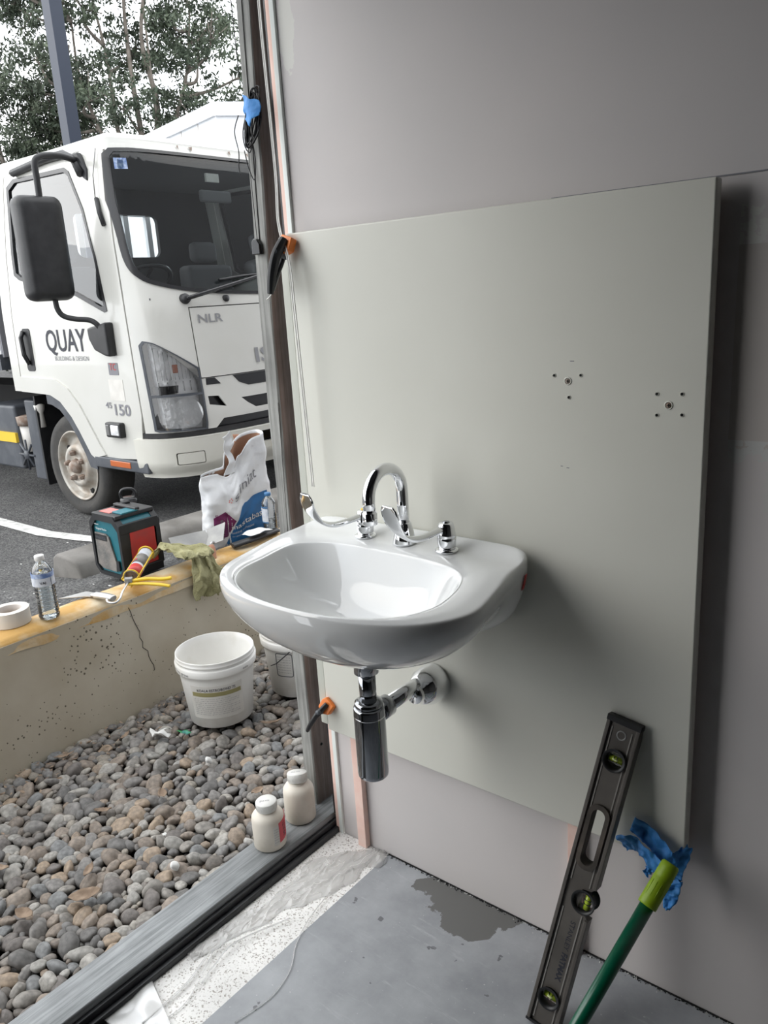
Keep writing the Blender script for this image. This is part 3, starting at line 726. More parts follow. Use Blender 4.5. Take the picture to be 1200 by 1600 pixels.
def basin():
    n = 144; rings = []
    DR = Vector((.337, -.262))
    def ring(f): rings.append([f(2 * pi * i / n) for i in range(n)])
    zb = .735
    # drain
    ring(lambda t: Vector((DR.x + .021 * cos(t), DR.y + .021 * sin(t), zb - .03)))
    ring(lambda t: Vector((DR.x + .022 * cos(t), DR.y + .022 * sin(t), zb)))
    # bowl up
    for s, h in ((.16, .003), (.35, .010), (.55, .024), (.72, .047), (.84, .074), (.92, .098), (.965, .113), (.99, .1195)):
        def f(t, s=s, h=h):
            b = bowl(t); d = Vector((DR.x + .022 * cos(t), DR.y + .022 * sin(t)))
            p = d.lerp(b, s); zt = ztop(p.y, p.x); zt = min(zt, .870)
            return Vector((p.x, p.y, zb + (zt - zb) * h / .121))
        ring(f)
    for s in (0.0, .06, .16, .3, .5, .7, .84, .92):
        def f(t, s=s):
            b = bowl(t); o = outline(t2[0](t)); p = b.lerp(o, s)
            z = ztop(p.y, p.x)
            back = smoothstep(-.2, -.1, p.y)
            roll = .004 * (1 - min(1, s / .16)) ** 2
            z = min(ztop(b.y, b.x), .872) if s == 0 else z
            if s > 0: z = lerp(min(ztop(b.y, b.x), .872), z, min(1, s / .3)) if s < .3 else z
            z -= roll + (1 - back) * .006 * max(0, (s - .5)) / .5
            return Vector((p.x, p.y, z))
        t2 = [lambda q: q]
        ring(f)
    # rolled edge and outer shell
    shell = [(1.0, -.008, 1), (1.006, -.020, 1), (1.0, -.034, 1), (.965, -.052, 1), (.90, -.074, 1), (.80, -.096, 1), (.67, -.116, 1), (.52, -.133, .97), (.37, -.146, .9), (.25, -.153, .7), (.13, -.157, .4)]
    CB = Vector((.337, -.262))
    for s, dz, kb in shell:
        def f(t, s=s, dz=dz, kb=kb):
            o = outline(t); back = smoothstep(-.16, -.075, o.y)
            sb = interp(-dz, [(0, 1), (.034, 1), (.052, .985), (.074, .962), (.096, .925), (.116, .875), (.133, .81), (.146, .71), (.153, .56), (.157, .3)])
            x = CB.x + (o.x - CB.x) * lerp(s, sb, smoothstep(-.22, -.06, o.y))
            yf = CB.y + (o.y - CB.y) * s
            y = lerp(yf, lerp(yf, min(o.y, YB), kb), smoothstep(CB.y, CB.y + .12, o.y))
            if s > 1: y = max(y, CB.y + (o.y - CB.y) * s) if o.y < CB.y else min(o.y, YB)
            z = ztop(o.y, o.x) + dz
            if back > 0: z = lerp(z, .889 + dz * 1.12, back)
            z = max(z, .692)
            return Vector((x, min(y, YB), z))
        ring(f)
    g = MB(); g.v = [tuple(p) for r in rings for p in r]
    for k in range(len(rings) - 1):
        for i in range(n):
            j = (i + 1) % n; g.f.append((k * n + i, k * n + j, (k + 1) * n + j, (k + 1) * n + i)); g.mi.append(0); g.sm.append(True)
    K = len(rings) - 1
    g.f.append(tuple(K * n + i for i in range(n))); g.mi.append(0); g.sm.append(True)
    root = empty('wash_basin', (.337, YB, .675), 'glossy white wall hung wash basin in the middle of the panel', 'basin')
    o = g.build('bowl', M['ceramic'], root); q = o.modifiers.new('u', 'SUBSURF'); q.levels = 1; q.render_levels = 2
    MB().lathe([(.0215, .712), (.0225, .735), (.027, .7368), (.027, .738), (.020, .7385), (.018, .730), (.0001, .729)], 28, (DR.x, DR.y, 0)).build('drain', M['chrome'], root)
    from mathutils.bvhtree import BVHTree
    bt = BVHTree.FromPolygons(g.v, [f for f in g.f if len(f) <= 4])
    def stick(u, v):
        y = lerp(-.098, -.086, u); z = lerp(.822, .852, v); h = bt.ray_cast(Vector((.8, y, z)), Vector((-1, 0, 0))); return (h[0] if h[0] else Vector((.58, y, z))) + Vector((.0022, 0, 0))
    MB().grid(5, 8, stick).build('red_sticker', M['red'], root, solid=.0006)['label'] = 'small red sticker'
    return root
BASIN = basin()
# ------- taps (three pieces set in the basin deck)
DK = .890
def tap_body(x, y, z, label, tipcol):
    r = empty('basin_tap', (x, y, z), label, 'tap')
    MB().lathe([(.0001, 0), (.0225, 0), (.0225, .003), (.020, .005), (.0165, .0058), (.0001, .006)], 36, (x, y, z)).build('flange', M['chrome'], r)
    MB().lathe([(.0001, .005), (.0160, .005), (.0170, .010), (.0180, .016), (.0180, .026), (.0174, .028), (.0180, .030), (.0176, .034), (.0145, .052), (.0130, .055), (.0001, .0552)], 36, (x, y, z)).build('tap_body', M['chrome'], r)
    MB().lathe([(.0001, .055), (.0070, .055), (.0065, .0575), (.0001, .058)], 20, (x, y, z)).build('indicator', tipcol, r)
    P = catmull([(x - .002, y - .008, z + .044), (x - .006, y - .045, z + .042), (x - .012, y - .080, z + .043), (x - .018, y - .112, z + .058), (x - .022, y - .132, z + .086), (x - .023, y - .140, z + .118)], 7)
    n = len(P); R = []
    for i in range(n):
        t = i / (n - 1); w = .0065 + .0155 * smoothstep(.40, .80, t) - .008 * smoothstep(.92, 1, t); R.append((lerp(.0062, .0026, smoothstep(.35, .75, t)), w))
    g = MB().tube(P, R, 14)
    g.build('lever', M['chrome'], r)
    return r
TZ = .8765
tap_body(.237, -.108, TZ, 'chrome lever tap with yellow dot on the left of the basin deck', M['yellow'])
tap_body(.437, -.108, TZ, 'chrome lever tap on the right of the basin deck', M['chrome_shaded'])
r = empty('basin_spout', (.337, -.108, TZ), 'tall curved chrome gooseneck spout between the two lever taps', 'spout')
MB().lathe([(.0001, 0), (.0235, 0), (.0238, .003), (.0150, .040), (.0135, .043), (.0001, .043)], 36, (.337, -.108, TZ)).build('cone_base', M['chrome'], r)
P = [(.337, -.108, TZ + .035), (.337, -.108, TZ + .08), (.337, -.108, TZ + .105)]
for i in range(1, 17):
    a = pi * i / 16; P.append((.337, -.108 - .050 + .050 * cos(a), TZ + .108 + .050 * sin(a)))
P.append((.337, -.208, TZ + .085))
MB().tube(P, .0118, 24).build('spout_pipe', M['chrome'], r)
MB().lathe([(.0001, 0), (.0132, 0), (.0142, .002), (.0142, .022), (.0128, .024), (.0001, .024)], 28, (.337, -.208, TZ + .064)).build('aerator', M['chrome'], r)
# ------- bottle trap
r = empty('bottle_trap', (.340, -.25, .43), 'chrome bottle trap hanging below the basin and running into the wall', 'bottle trap')
tx, ty = .341, -.252
MB().lathe([(.020, .660), (.024, .662), (.024, .698), (.020, .702), (.0001, .702)], 32, (tx, ty, 0)).build('waste_nut', M['chrome_shaded'], r)
MB().lathe([(.0001, .595), (.0165, .595), (.0165, .66), (.0001, .66)], 32, (tx, ty, 0)).build('inlet_pipe', M['chrome_shaded'], r)
MB().lathe([(.0001, .588), (.024, .588), (.027, .590), (.027, .600), (.019, .603), (.0001, .603)], 40, (tx, ty, 0)).build('top_ring', M['chrome_shaded'], r)
MB().lathe([(.0001, .440), (.027, .440), (.0298, .443), (.0305, .449), (.0305, .586), (.0295, .590), (.0001, .592)], 56, (tx, ty, 0)).build('trap_body', M['chrome_shaded'], r)
MB().lathe([(.0306, .5705), (.0310, .5712), (.0310, .5722), (.0306, .573)], 56, (tx, ty, 0), caps=False).build('seam_ring', M['chrome'], r)
MB().lathe([(.0001, -.225), (.0185, -.225), (.022, -.222), (.022, -.196), (.019, -.194), (.0001, -.194)], 32, (tx, 0, .566), 'Y').build('outlet_nut', M['chrome_shaded'], r)
MB().lathe([(.0001, -.20), (.0155, -.20), (.0155, -.06), (.0001, -.06)], 32, (tx, 0, .566), 'Y').build('outlet_pipe', M['chrome'], r)
MB().lathe([(.0001, -.120), (.019, -.120), (.0195, -.112), (.020, -.105), (.028, -.101), (.033, -.092), (.039, -.080), (.0405, -.050), (.0405, -.0422), (.0001, -.0422)], 44, (tx + .006, 0, .553), 'Y').build('wall_flange', M['chrome'], r)

# ================================================================== spring clamps
def clamp(name, loc, d, label, L, w, jaw_r):
    """black bar from jaw down along d (world direction), orange pad on the panel"""
    r = empty(name, loc, label, 'clamp')
    d = Vector(d).normalized(); y = Vector((0, -1, 0)); s = d.cross(y).normalized(); y = s.cross(d).normalized()
    m = Matrix((s, d, y)).transposed().to_4x4(); m.translation = Vector(loc)
    # orange pad
    g = MB(); poly = [(-.017, -.014), (.013, -.018), (.018, -.006), (.015, .014), (-.004, .020), (-.018, .012)]
    g.prism(poly, lambda u, v, t: m @ Vector((u, v, lerp(-.004, .014, t))))
    g.build('jaw_pad', M['orange'], r, bevel=.0025)
    g = MB(); P = [(0, -.008, .016), (0, .012, .022), (0, L * .35, .026), (0, L * .7, .022), (0, L, .014)]
    P = [m @ Vector(p) for p in P]
    g.tube(catmull(P, 5), [(w * (.55 + .45 * sin(pi * min(1, (i + 4) / 24))), w * .75) for i in range(len(catmull(P, 5)))], 8)
    g.build('handle', M['black'], r, bevel=.001)
    g = MB(); P = [(.006, -.002, .004), (.008, L * .3, -.002), (.008, L * .6, .002), (.006, L * .92, .006)]
    P = [m @ Vector(p) for p in P]; g.tube(catmull(P, 5), w * .5, 8); g.build('lower_handle', M['blackgloss'], r)
    MB().lathe([(.0001, -.003), (.006, -.003), (.006, .034), (.0001, .034)], 14, (0, L * .22, 0), 'Z', m=m).build('pivot', M['greyplastic'], r)
    return r, m
c1, m1 = clamp('spring_clamp', (.030, -.051, 1.456), (-.17, -.28, -.85), 'large black and orange spring clamp gripping the top left corner of the panel', .105, .012, .02)
c2, m2 = clamp('spring_clamp', (.026, -.047, .398), (-.42, -.40, -.72), 'small black and orange spring clamp at the bottom left corner of the panel', .078, .008, .02)
# white string under the top clamp
MB().tube(catmull([(-.005, -.07, 1.378), (-.012, -.068, 1.366), (-.03, -.06, 1.357), (-.055, -.045, 1.352), (-.083, -.01, 1.356)], 6), .0012, 6).build('string_end', M['white'])
tag(D.objects['string_end'], 'short curved white string hanging below the large spring clamp', 'string')
# small black hook block on the post
g = MB(); g.prism([(-.013, -.017), (.012, -.017), (.012, .004), (.004, .015), (-.006, .017), (-.013, .010)], lambda u, v, t: Vector((-.110 + u, -.001 - .012 * t, 1.465 + v)))
o = g.build('cable_clip', M['blackgloss'], bevel=.002); tag(o, 'small black cable clip on the narrow face of the timber post', 'clip')
MB().tube([(-.112, -.004, 1.478), (-.113, -.004, 1.62), (-.108, -.005, 1.72)], .0008, 5).build('thin_wire', M['wire'], o)

# ================================================================== coil of black cable taped to the post
r = empty('cable_coil', (-.105, -.02, 1.74), 'coil of thin black cable hanging on the timber post under blue tape', 'cable')
g = MB()
def coilpt(a, w, h, cx, cz, cy): return Vector((cx + w * cos(a), cy, cz + h * sin(a)))
random.seed(3)
for k in range(11):
    w = random.uniform(.010, .022); h = random.uniform(.040, .056); cx = -.074 + random.uniform(-.006, .008); cz = 1.712 + random.uniform(-.006, .006); cy = -.016 - random.random() * .012
    P = []
    for i in range(28):
        a = 2 * pi * i / 28; p = coilpt(a, w, h, cx, cz, cy); p.x += (p.z - 1.712) * .30; p.y += .003 * sin(a * 3 + k); P.append(p)
    g.tube(P, .0014, 5, closed=True)
g.build('loops', M['wire'], r)
g = MB()
g.tube(catmull([(-.092, -.014, 1.70), (-.085, -.012, 1.64), (-.094, -.012, 1.60), (-.108, -.012, 1.625), (-.112, -.016, 1.66)], 6), .0012, 5)
g.tube(catmull([(-.12, -.016, 1.73), (-.135, -.018, 1.70), (-.128, -.018, 1.66), (-.132, -.018, 1.63), (-.130, -.018, 1.615)], 6), .0012, 5)
g.tube(catmull([(-.120, -.012, 2.3), (-.113, -.012, 1.95), (-.110, -.012, 1.80)], 6), .0012, 5)
g.build('loose_end', M['wire'], r)
def crumple(poly, fn, amp=.004, freq=40, seed=0, step=.008):
    bm = fill2d(poly, (), (step, step)); bm.verts.index_update()
    g = MB()
    for v in bm.verts:
        p = fn(v.co.x, v.co.y); nn = noise.noise_vector(Vector((v.co.x * freq, v.co.y * freq, seed))) * amp
        nn += noise.noise_vector(Vector((v.co.x * freq * .35, v.co.y * freq * .9, seed + 5))) * amp
        g.v.append(tuple(Vector(p) + nn))
    for f in bm.faces: g.f.append(tuple(v.index for v in f.verts)); g.mi.append(0); g.sm.append(True)
    bm.free(); return g
poly = [(-.020, .034), (-.004, .028), (.006, .022), (.026, .013), (.030, .003), (.024, -.012), (.008, -.018), (.004, -.030), (-.008, -.020), (-.022, -.012), (-.026, .006)]
o = crumple(poly, lambda u, v: Vector((-.066 + u * 1.0, -.036 + .25 * abs(u), 1.728 + v)), .004, 50, 2, .004).build('tape_wrap', M['blue_tape'], solid=.0006, norm=True)
tag(o, 'piece of crumpled blue masking tape holding the cable coil on the post', 'tape')

# ================================================================== spirit level leaning on the panel
def level():
    bot = Vector((.683, -.205, .0)); top = Vector((.768, -.0455, .593))
    zax = (top - bot).normalized(); L = (top - bot).length + .003
    # width direction: mostly +x
    xw = Vector((1, 0, -.12)); xw = (xw - zax * xw.dot(zax)).normalized(); yw = zax.cross(xw).normalized()
    m = Matrix((xw, yw, zax)).transposed()
    r = empty('spirit_level', bot + yw * -.000, 'dusty black box spirit level leaning against the lower right of the panel', 'spirit level', rot=m)
    w = .030; t = .0125
    def bl(g, name, mm, **k): return g.build(name, mm, r, world=False, **k)
    g = MB()
    holes = [rrect(-.016, .016, .335, .452, .0155, 6), [(-.000 + .0195 * cos(a), .545 + .0195 * sin(a)) for a in [2 * pi * i / 24 for i in range(24)]], [(.000 + .0195 * cos(a), .062 + .0195 * sin(a)) for a in [2 * pi * i / 24 for i in range(24)]]]
    ol = [(-w, .003), (w, .003), (w, .238), (.022, .247), (.006, .250), (.006, .292), (.022, .295), (w, .304), (w, L - .01), (-w, L - .01)]
    fn = lambda u, v, d: Vector((u, -d, v))
    o = patch('level_body', lambda u, v, d: Vector((u, -d, v)), ol, holes, M['level'], None, off=t * .62, thick=t * 1.24, step=(1, 1), smooth=False); o.parent = r
    # rails down both edges and two raised ribs
    g = MB()
    for (a, b, z0, z1) in ((-w - .001, -w + .006, .002, L - .01), (w - .006, w + .001, .002, .24), (w - .006, w + .001, .303, L - .01)): g.box(a, b, -t, t, z0, z1)
    bl(g, 'rail', M['level'], bevel=.001)
    g = MB()
    for x in (-.0195, .0175):
        for (z0, z1) in ((.01, .243), (.30, L - .02)): g.box(x - .0012, x + .0012, -t * .72, t * .72, z0, z1)
    bl(g, 'rib', M['level_rail'])
    # end caps
    for z0, z1 in ((-.001, .004), (L - .011, L)): bl(MB().box(-w - .002, w + .002, -t - .001, t + .001, z0, z1), 'end_cap', M['black'], bevel=.001)
    # hand grip
    ring = rrect(-.0205, .0205, .330, .457, .0195, 8); inner = rrect(-.0125, .0125, .339, .448, .0122, 8)
    o = patch('hand_grip', lambda u, v, d: Vector((u, -d, v)), ring, [inner], M['level_grip'], None, off=t + .001, thick=2 * t + .002, step=(1, 1), smooth=False); o.parent = r
    # hanging hole
    bl(MB().lathe([(.0065, -t * .65), (.0078, -t * .70), (.0092, -t * .65)], 24, (0, 0, .592), 'Y', caps=False), 'hang_hole', M['steel'])
    # vials
    for z, tilt, rr, x in ((.545, 1.57, .0195, 0), (.062, 1.57, .0195, 0)):
        v = MB().lathe([(rr + .002, -t - .0015), (rr - .003, -t - .002), (rr - .0035, t + .002), (rr + .002, t + .0015)], 32, (x, 0, z), 'Y', caps=False)
        v.f += []
        vo = bl(v, 'vial_housing', M['black'])
        bx = MB().lathe([(.0001, -.0125), (.0062, -.0125), (.0062, .0125), (.0001, .0125)], 18, (0, 0, 0), 'X')
        bx.v = [(a + x, b, c + z) for a, b, c in bx.v]
        q = bx.build('vial', M['vial'], vo, world=False)
        MB().box(x - .0165, x + .0165, -.002, .002, z - .0085, z + .0085).build('backing', M['film'], vo, world=False)
        bb = MB().lathe([(.0001, -.006), (.0022, -.004), (.0024, .004), (.0001, .006)], 10, (0, 0, 0), 'X'); bb.v = [(a + x, b - .0058, c + z) for a, b, c in bb.v]; bb.build('bubble', M['bubble'], vo, world=False)
        for k in (-.003, .003): MB().box(x + k - .0004, x + k + .0004, -.0066, .0, z - .0055, z + .0055).build('mark', M['ink'], vo, world=False)
    # centre vial in the notch
    g = MB().lathe([(.023, -t - .001), (.0185, -t - .0015), (.0185, t + .0015), (.023, t + .001)], 28, (.014, 0, .271), 'Y', caps=False)
    vo = bl(g, 'vial_housing', M['black'])
    bb = MB().lathe([(.0001, -.015), (.0062, -.015), (.0062, .015), (.0001, .015)], 18, (.019, 0, .271), 'Z'); bb.build('vial', M['vial'], vo, world=False)
    for k in (-.004, .004): MB().box(.0125, .0255, -.0068, .0068, .271 + k - .0004, .271 + k + .0004).build('mark', M['ink'], vo, world=False)
    # lettering reading down the body
    fn2 = lambda u, v, d: Vector((.001 + v, -t * .62 - d, .225 - u))
    o = text('STANLEY', .0135, fn2, M['ink'], 'lettering', None, width=.060); o.parent = r
    o = text('FATMAX', .0150, lambda u, v, d: fn2(u + .066, v, d), M['ink'], 'lettering', None, width=.058, bold=.04); o.parent = r
    return r
level()

# ================================================================== green handle with lime grip and blue tape
def handle():
    top = Vector((.874, -.100, .378)); low = Vector((.742, -.462, -.0)) 
    z = (top - low).normalized(); L = (top - low).length
    x = Vector((1, 0, 0)); x = (x - z * x.dot(z)).normalized(); y = z.cross(x)
    m = Matrix((x, y, z)).transposed()
    r = empty('broom_handle', low, 'green metal broom handle with lime grip leaning at the panel corner', 'handle', rot=m)
    MB().lathe([(.0001, .006), (.0125, .006), (.0125, L - .075), (.0001, L - .075)], 28).build('pole', M['pole'], r, world=False)
    MB().lathe([(.0138, L - .082), (.0162, L - .082), (.0165, L - .078), (.0160, L - .030), (.0155, L - .028), (.0160, L - .026), (.0155, L - .022), (.0160, L - .020), (.0155, L - .016), (.0158, L - .012), (.0152, L - .003), (.013, L), (.0001, L)], 32).build('grip', M['lime'], r, world=False)
    g = MB()
    for k in range(12):
        a = 2 * pi * k / 12; c = Vector((.0160 * cos(a), .0160 * sin(a), 0)); g.tube([c + Vector((0, 0, L - .065)), c + Vector((0, 0, L - .038))], .0007, 5)
    g.build('rib', M['lime'], r, world=False)
    return top
handle()
r = empty('tape_bundle', (.875, -.07, .36), 'crumpled blue masking tape wrapped on the bottom right corner of the panel', 'tape')
def tapepiece(P, w, seed, name='tape_strip'):
    # P: centre path 3D, w: list of widths vectors
    c = catmull(P, 8); n = len(c); g = MB()
    def f(u, v):
        k = u * (n - 1); i = min(int(k), n - 2); p = c[i].lerp(c[i + 1], k - i); t = (c[i + 1] - c[i]).normalized()
        s = t.cross(Vector((0, -1, 0))).normalized()
        ww = interp(u, w)
        q = p + s * (v - .5) * ww
        nn = noise.noise(Vector((u * 6, v * 3, seed))) * .007 + noise.noise(Vector((u * 14, v * 5, seed))) * .002
        return q + Vector((-.006, nn + .011, 0)) + s * noise.noise(Vector((u * 7, 0, seed + 9))) * .003
    g.grid(44, 12, f); return g.build(name, M['blue_tape'], r, solid=.0006)
tapepiece([(.792, -.064, .392), (.818, -.067, .384), (.842, -.073, .372), (.864, -.080, .358), (.880, -.068, .356)], [(0, .034), (.3, .040), (.7, .038), (1, .03)], 1)
tapepiece([(.772, -.064, .340), (.792, -.074, .358), (.815, -.086, .364), (.840, -.096, .356), (.862, -.098, .346)], [(0, .032), (.35, .030), (.7, .026), (1, .034)], 6)
tapepiece([(.888, -.045, .372), (.882, -.062, .360), (.878, -.074, .344), (.876, -.078, .330), (.875, -.08, .318)], [(0, .014), (.3, .026), (1, .026)], 11)
tapepiece([(.878, -.080, .325), (.877, -.088, .305), (.874, -.096, .288), (.872, -.102, .272)], [(0, .026), (.6, .024), (1, .010)], 15)
tapepiece([(.845, -.090, .350), (.836, -.094, .333), (.830, -.096, .322)], [(0, .018), (1, .010)], 19)

# ================================================================== plastic film on the floor strip
def film():
    g = MB(); random.seed(5)
    path = catmull([(.150, -.012, 0), (.105, -.055, 0), (.075, -.125, 0), (.058, -.21, 0), (.040, -.30, 0), (.012, -.40, 0), (-.004, -.50, 0)], 10); wd = [(0, .05), (.15, .075), (.35, .125), (.5, .11), (.62, .05), (.8, .055), (1, .03)]
    def f(u, v):
        k = v * (len(path) - 1); i_ = min(int(k), len(path) - 2); c = path[i_].lerp(path[i_ + 1], k - i_); t = (path[i_ + 1] - path[i_]).normalized(); sdv = Vector((-t.y, t.x, 0))
        ww = interp(v, wd) * (1 + .5 * noise.noise(Vector((v * 9, u * 2, 3)))); p = c + sdv * (u - .5) * ww
        a = noise.noise(Vector((p.x * 34, p.y * 12, 1))); b2 = noise.noise(Vector((p.x * 70, p.y * 30, 4)))
        r1 = max(0, 1 - abs(a) * 6); r2 = max(0, 1 - abs(b2) * 6); edge = 1 - abs(2 * u - 1) ** 4
        return Vector((max(-.024, p.x + .006 * b2), min(-.004, p.y), .0012 + edge * (.002 + .008 * r1 * r1 + .003 * r2)))
    g.grid(70, 300, f)
    tag(g.build('plastic_film', M['film']), 'crumpled clear plastic film lying on the speckled white floor strip', 'plastic film')
    g = MB()
    def f2(u, v):
        x = lerp(-.022, .125, u); y = lerp(-.70, -.585, v) - .05 * u * v
        return Vector((x, y, .004 + .010 * max(0, noise.noise(Vector((x * 14, y * 14, 3))))))
    g.grid(40, 36, f2)
    tag(g.build('plastic_sheet', M['film'], solid=.0006), 'folded corner of cloudy plastic sheet over black grit at the plate', 'plastic sheet')
    # creases of loose film as thin ropes
film()
g = MB()
for pts, rr in (([(.075, -.33, .006), (.045, -.40, .010), (.030, -.47, .008), (.050, -.55, .005), (.055, -.66, .004)], .0024), ([(.10, -.30, .006), (.055, -.42, .010), (.060, -.48, .006), (.075, -.53, .004)], .0018), ([(.03, -.46, .008), (.085, -.58, .003), (.07, -.66, .003)], .0012), ([(.120, -.19, .006), (.135, -.27, .005), (.16, -.34, .003), (.20, -.40, .0025), (.215, -.47, .0025), (.20, -.55, .0025)], .0013)):
    g.tube(catmull(pts, 7), rr, 6)
tag(g.build('plastic_thread', M['film']), 'loose twisted strand of clear plastic trailing over the grey floor', 'plastic strand')

# ================================================================== PEBBLES
random.seed(21)
def pebble_mesh(k):
    bm = bmesh.new(); bmesh.ops.create_icosphere(bm, subdivisions=3, radius=1)
    a, b, c = 1.0, random.uniform(.62, .88), random.uniform(.42, .62)
    for v in bm.verts:
        n = v.co.normalized(); e = noise.noise(n * 1.1 + Vector((k * 7.3, 0, 0))) * .22 + noise.noise(n * 2.6 + Vector((k * 3.1, 5, 0))) * .06
        v.co = Vector((n.x * a, n.y * b, n.z * c)) * (1 + e)
    me = D.meshes.new('pebble'); bm.to_mesh(me); bm.free(); me.materials.append(M['pebble_single'])
    for p in me.polygons: p.use_smooth = True
    return me
PM = [pebble_mesh(k) for k in range(14)]
PL = []
cell = {}
def ok(x, y, r):
    cx, cy = int(x / .04), int(y / .04)
    for i in range(cx - 1, cx + 2):
        for j in range(cy - 1, cy + 2):
            for (a, b, q) in cell.get((i, j), ()):
                if (a - x) ** 2 + (b - y) ** 2 < ((q + r) * .66) ** 2: return False
    return True
def zone(x, y):
    if not (-1.015 < x < -.135 and -1.45 < y < 1.15): return False
    if (x + .738) ** 2 + (y - .212) ** 2 < .098 ** 2: return False
    if (x + .665) ** 2 + (y - .515) ** 2 < .10 ** 2: return False
    return True
for rr, tries in ((.027, 700), (.022, 3500), (.018, 9000), (.014, 14000), (.010, 14000)):
    for _ in range(tries):
        x = random.uniform(-1.02, -.13); y = random.uniform(-1.45, 1.15); r_ = rr * random.uniform(.85, 1.12)
        if zone(x, y) and ok(x, y, r_):
            cell.setdefault((int(x / .04), int(y / .04)), []).append((x, y, r_)); PL.append((x, y, r_))
def pz(x, y): return -.008 + .010 * noise.noise(Vector((x * 3, y * 3, 0))) + .012 * smoothstep(-.35, -.14, x) * 0
def ptrs(x, y, r_):
    tl = random.uniform(-.5, .5); t2 = random.uniform(-.6, .6)
    if random.random() < .15: tl = random.uniform(-1.3, 1.3)
    return (x, y, pz(x, y) + random.uniform(-.004, .006)), (tl, t2, random.random() * 6.283), r_ * 1.12
# 300 that show largest (nearest the camera, in view)
def vis(x, y):
    from_c = Vector((x, y, 0)) - cam_o.location
    q = cam_o.rotation_euler.to_matrix().transposed() @ from_c
    px = 600 + 1241.2 * q.x / -q.z; py = 800 - 1241.2 * q.y / -q.z
    return (-20 < px < 480 and 1000 < py < 1640), -q.z
cand = []; rest = []
for (x, y, r_) in PL:
    v, d = vis(x, y)
    if v and not (x > -.24 and -.32 < y < .0): cand.append((r_ / d, x, y, r_))
    else: rest.append((x, y, r_))
cand.sort(reverse=True)
PC = [('mid grey', (.19, .18, .17)), ('dark grey', (.125, .12, .115)), ('pale grey', (.31, .295, .27)), ('brown grey', (.20, .165, .135)), ('mid grey', (.225, .21, .19)), ('warm tan', (.29, .225, .165)), ('cool grey', (.175, .178, .178)), ('dark grey', (.145, .13, .12)), ('pale grey', (.27, .26, .24)), ('brown grey', (.24, .20, .165))]
for k, (_, x, y, r_) in enumerate(cand[:300]):
    loc, rot, s = ptrs(x, y, r_)
    o = D.objects.new('river_pebble', PM[k % 14]) if k < 14 else D.objects[('river_pebble' if k % 14 == 0 else 'river_pebble.%03d' % (k % 14))].copy()
    COL.objects.link(o); o.location = loc; o.rotation_euler = rot; o.scale = (s, s, s)
    zn = 'close to the timber plate' if x > -.36 else ('in the middle of the bed' if x > -.70 else 'towards the concrete wall')
    ci = (k * 7) % len(PC); o.color = (*PC[ci][1], 1)
    tag(o, '%s smooth river pebble lying %s' % (PC[ci][0], zn), 'pebble', '%s pebbles %s' % (PC[ci][0], zn))
rest += [c[1:] for c in cand[300:]]
vs = []; fs = []; off = 0
def low_pebble(k):
    bm = bmesh.new(); bmesh.ops.create_icosphere(bm, subdivisions=2, radius=1); a = random.Random(k); b_, c_ = a.uniform(.62, .88), a.uniform(.42, .62)
    out = []
    for v in bm.verts:
        n = v.co.normalized(); e = noise.noise(n * 1.1 + Vector((k * 5.3, 2, 0))) * .22
        out.append(Vector((n.x, n.y * b_, n.z * c_)) * (1 + e))
    f = [tuple(v.index for v in q.verts) for q in bm.faces]; bm.free(); return out, f
LP = [low_pebble(k) for k in range(12)]
under = []
for _ in range(2600):
    x = random.uniform(-1.02, -.13); y = random.uniform(-1.2, 1.1)
    under.append((x, y, random.uniform(.012, .022)))
for idx, (x, y, r_) in enumerate(rest + under):
    loc, rot, s = ptrs(x, y, r_)
    if idx >= len(rest): loc = (loc[0], loc[1], -.028 + random.uniform(-.004, .004))
    m = Matrix.Translation(loc) @ Euler(rot).to_matrix().to_4x4() @ Matrix.Scale(s, 4)
    pv, pf = LP[idx % 12]
    vs += [tuple(m @ v) for v in pv]; fs += [tuple(i + off for i in f) for f in pf]; off += len(pv)
me = D.meshes.new('pebble_bed'); me.from_pydata(vs, [], fs); me.materials.append(M['pebble'])
for p in me.polygons: p.use_smooth = True
o = D.objects.new('pebble_bed', me); COL.objects.link(o)
tag(o, 'bed of small river pebbles filling the strip beside the concrete wall', 'pebbles', kind='stuff')
# dry leaves, litter
random.seed(4)
def leaf(x, y, L, w, a, z=.022, m='dryleaf', label='', curl=.3):
    r_ = MB()
    def f(u, v):
        s = (u - .5) * L; ww = w * sin(pi * min(1, max(0, u))) ** .7
        t = (v - .5) * ww
        px_ = s * cos(a) - t * sin(a); py_ = s * sin(a) + t * cos(a)
        return Vector((x + px_, y + py_, z + curl * abs(t) + curl * .4 * L * (2 * u - 1) ** 2 + .004 * noise.noise(Vector((u * 6, v * 6, x * 30)))))
    r_.grid(12, 6, f)
    return tag(r_.build('dry_leaf', M[m], solid=.0006), label, 'leaf')
leaf(-.335, -.545, .075, .042, 1.0, .024, label='curled tan dry leaf on the pebbles in the lower left of the bed')
leaf(-.62, -.62, .085, .022, .4, .020, label='long brown dry leaf on the pebbles at the far left edge of the photo')
leaf(-.55, .26, .075, .016, .9, .018, label='narrow dry leaf on the pebbles between the two buckets')
leaf(-.41, -.49, .05, .02, 2.2, .022, label='small brown leaf just above the curled tan leaf')
leaf(-.40, -.66, .055, .030, .2, .024, label='dark brown leaf among pebbles below the curled tan leaf')
leaf(-.30, -.03, .040, .026, 1.4, .024, label='pale dry leaf beside the front glue bottle on the pebbles')
leaf(-.52, -.19, .045, .026, 2.7, .022, label='crumpled brown leaf in the middle of the pebble bed')
leaf(-.96, -.24, .06, .018, 1.2, .015, label='brown leaf against the foot of the concrete wall at the left')
leaf(-.90, -.06, .05, .016, 2.0, .015, label='thin brown leaf at the foot of the concrete wall near the white tissue')
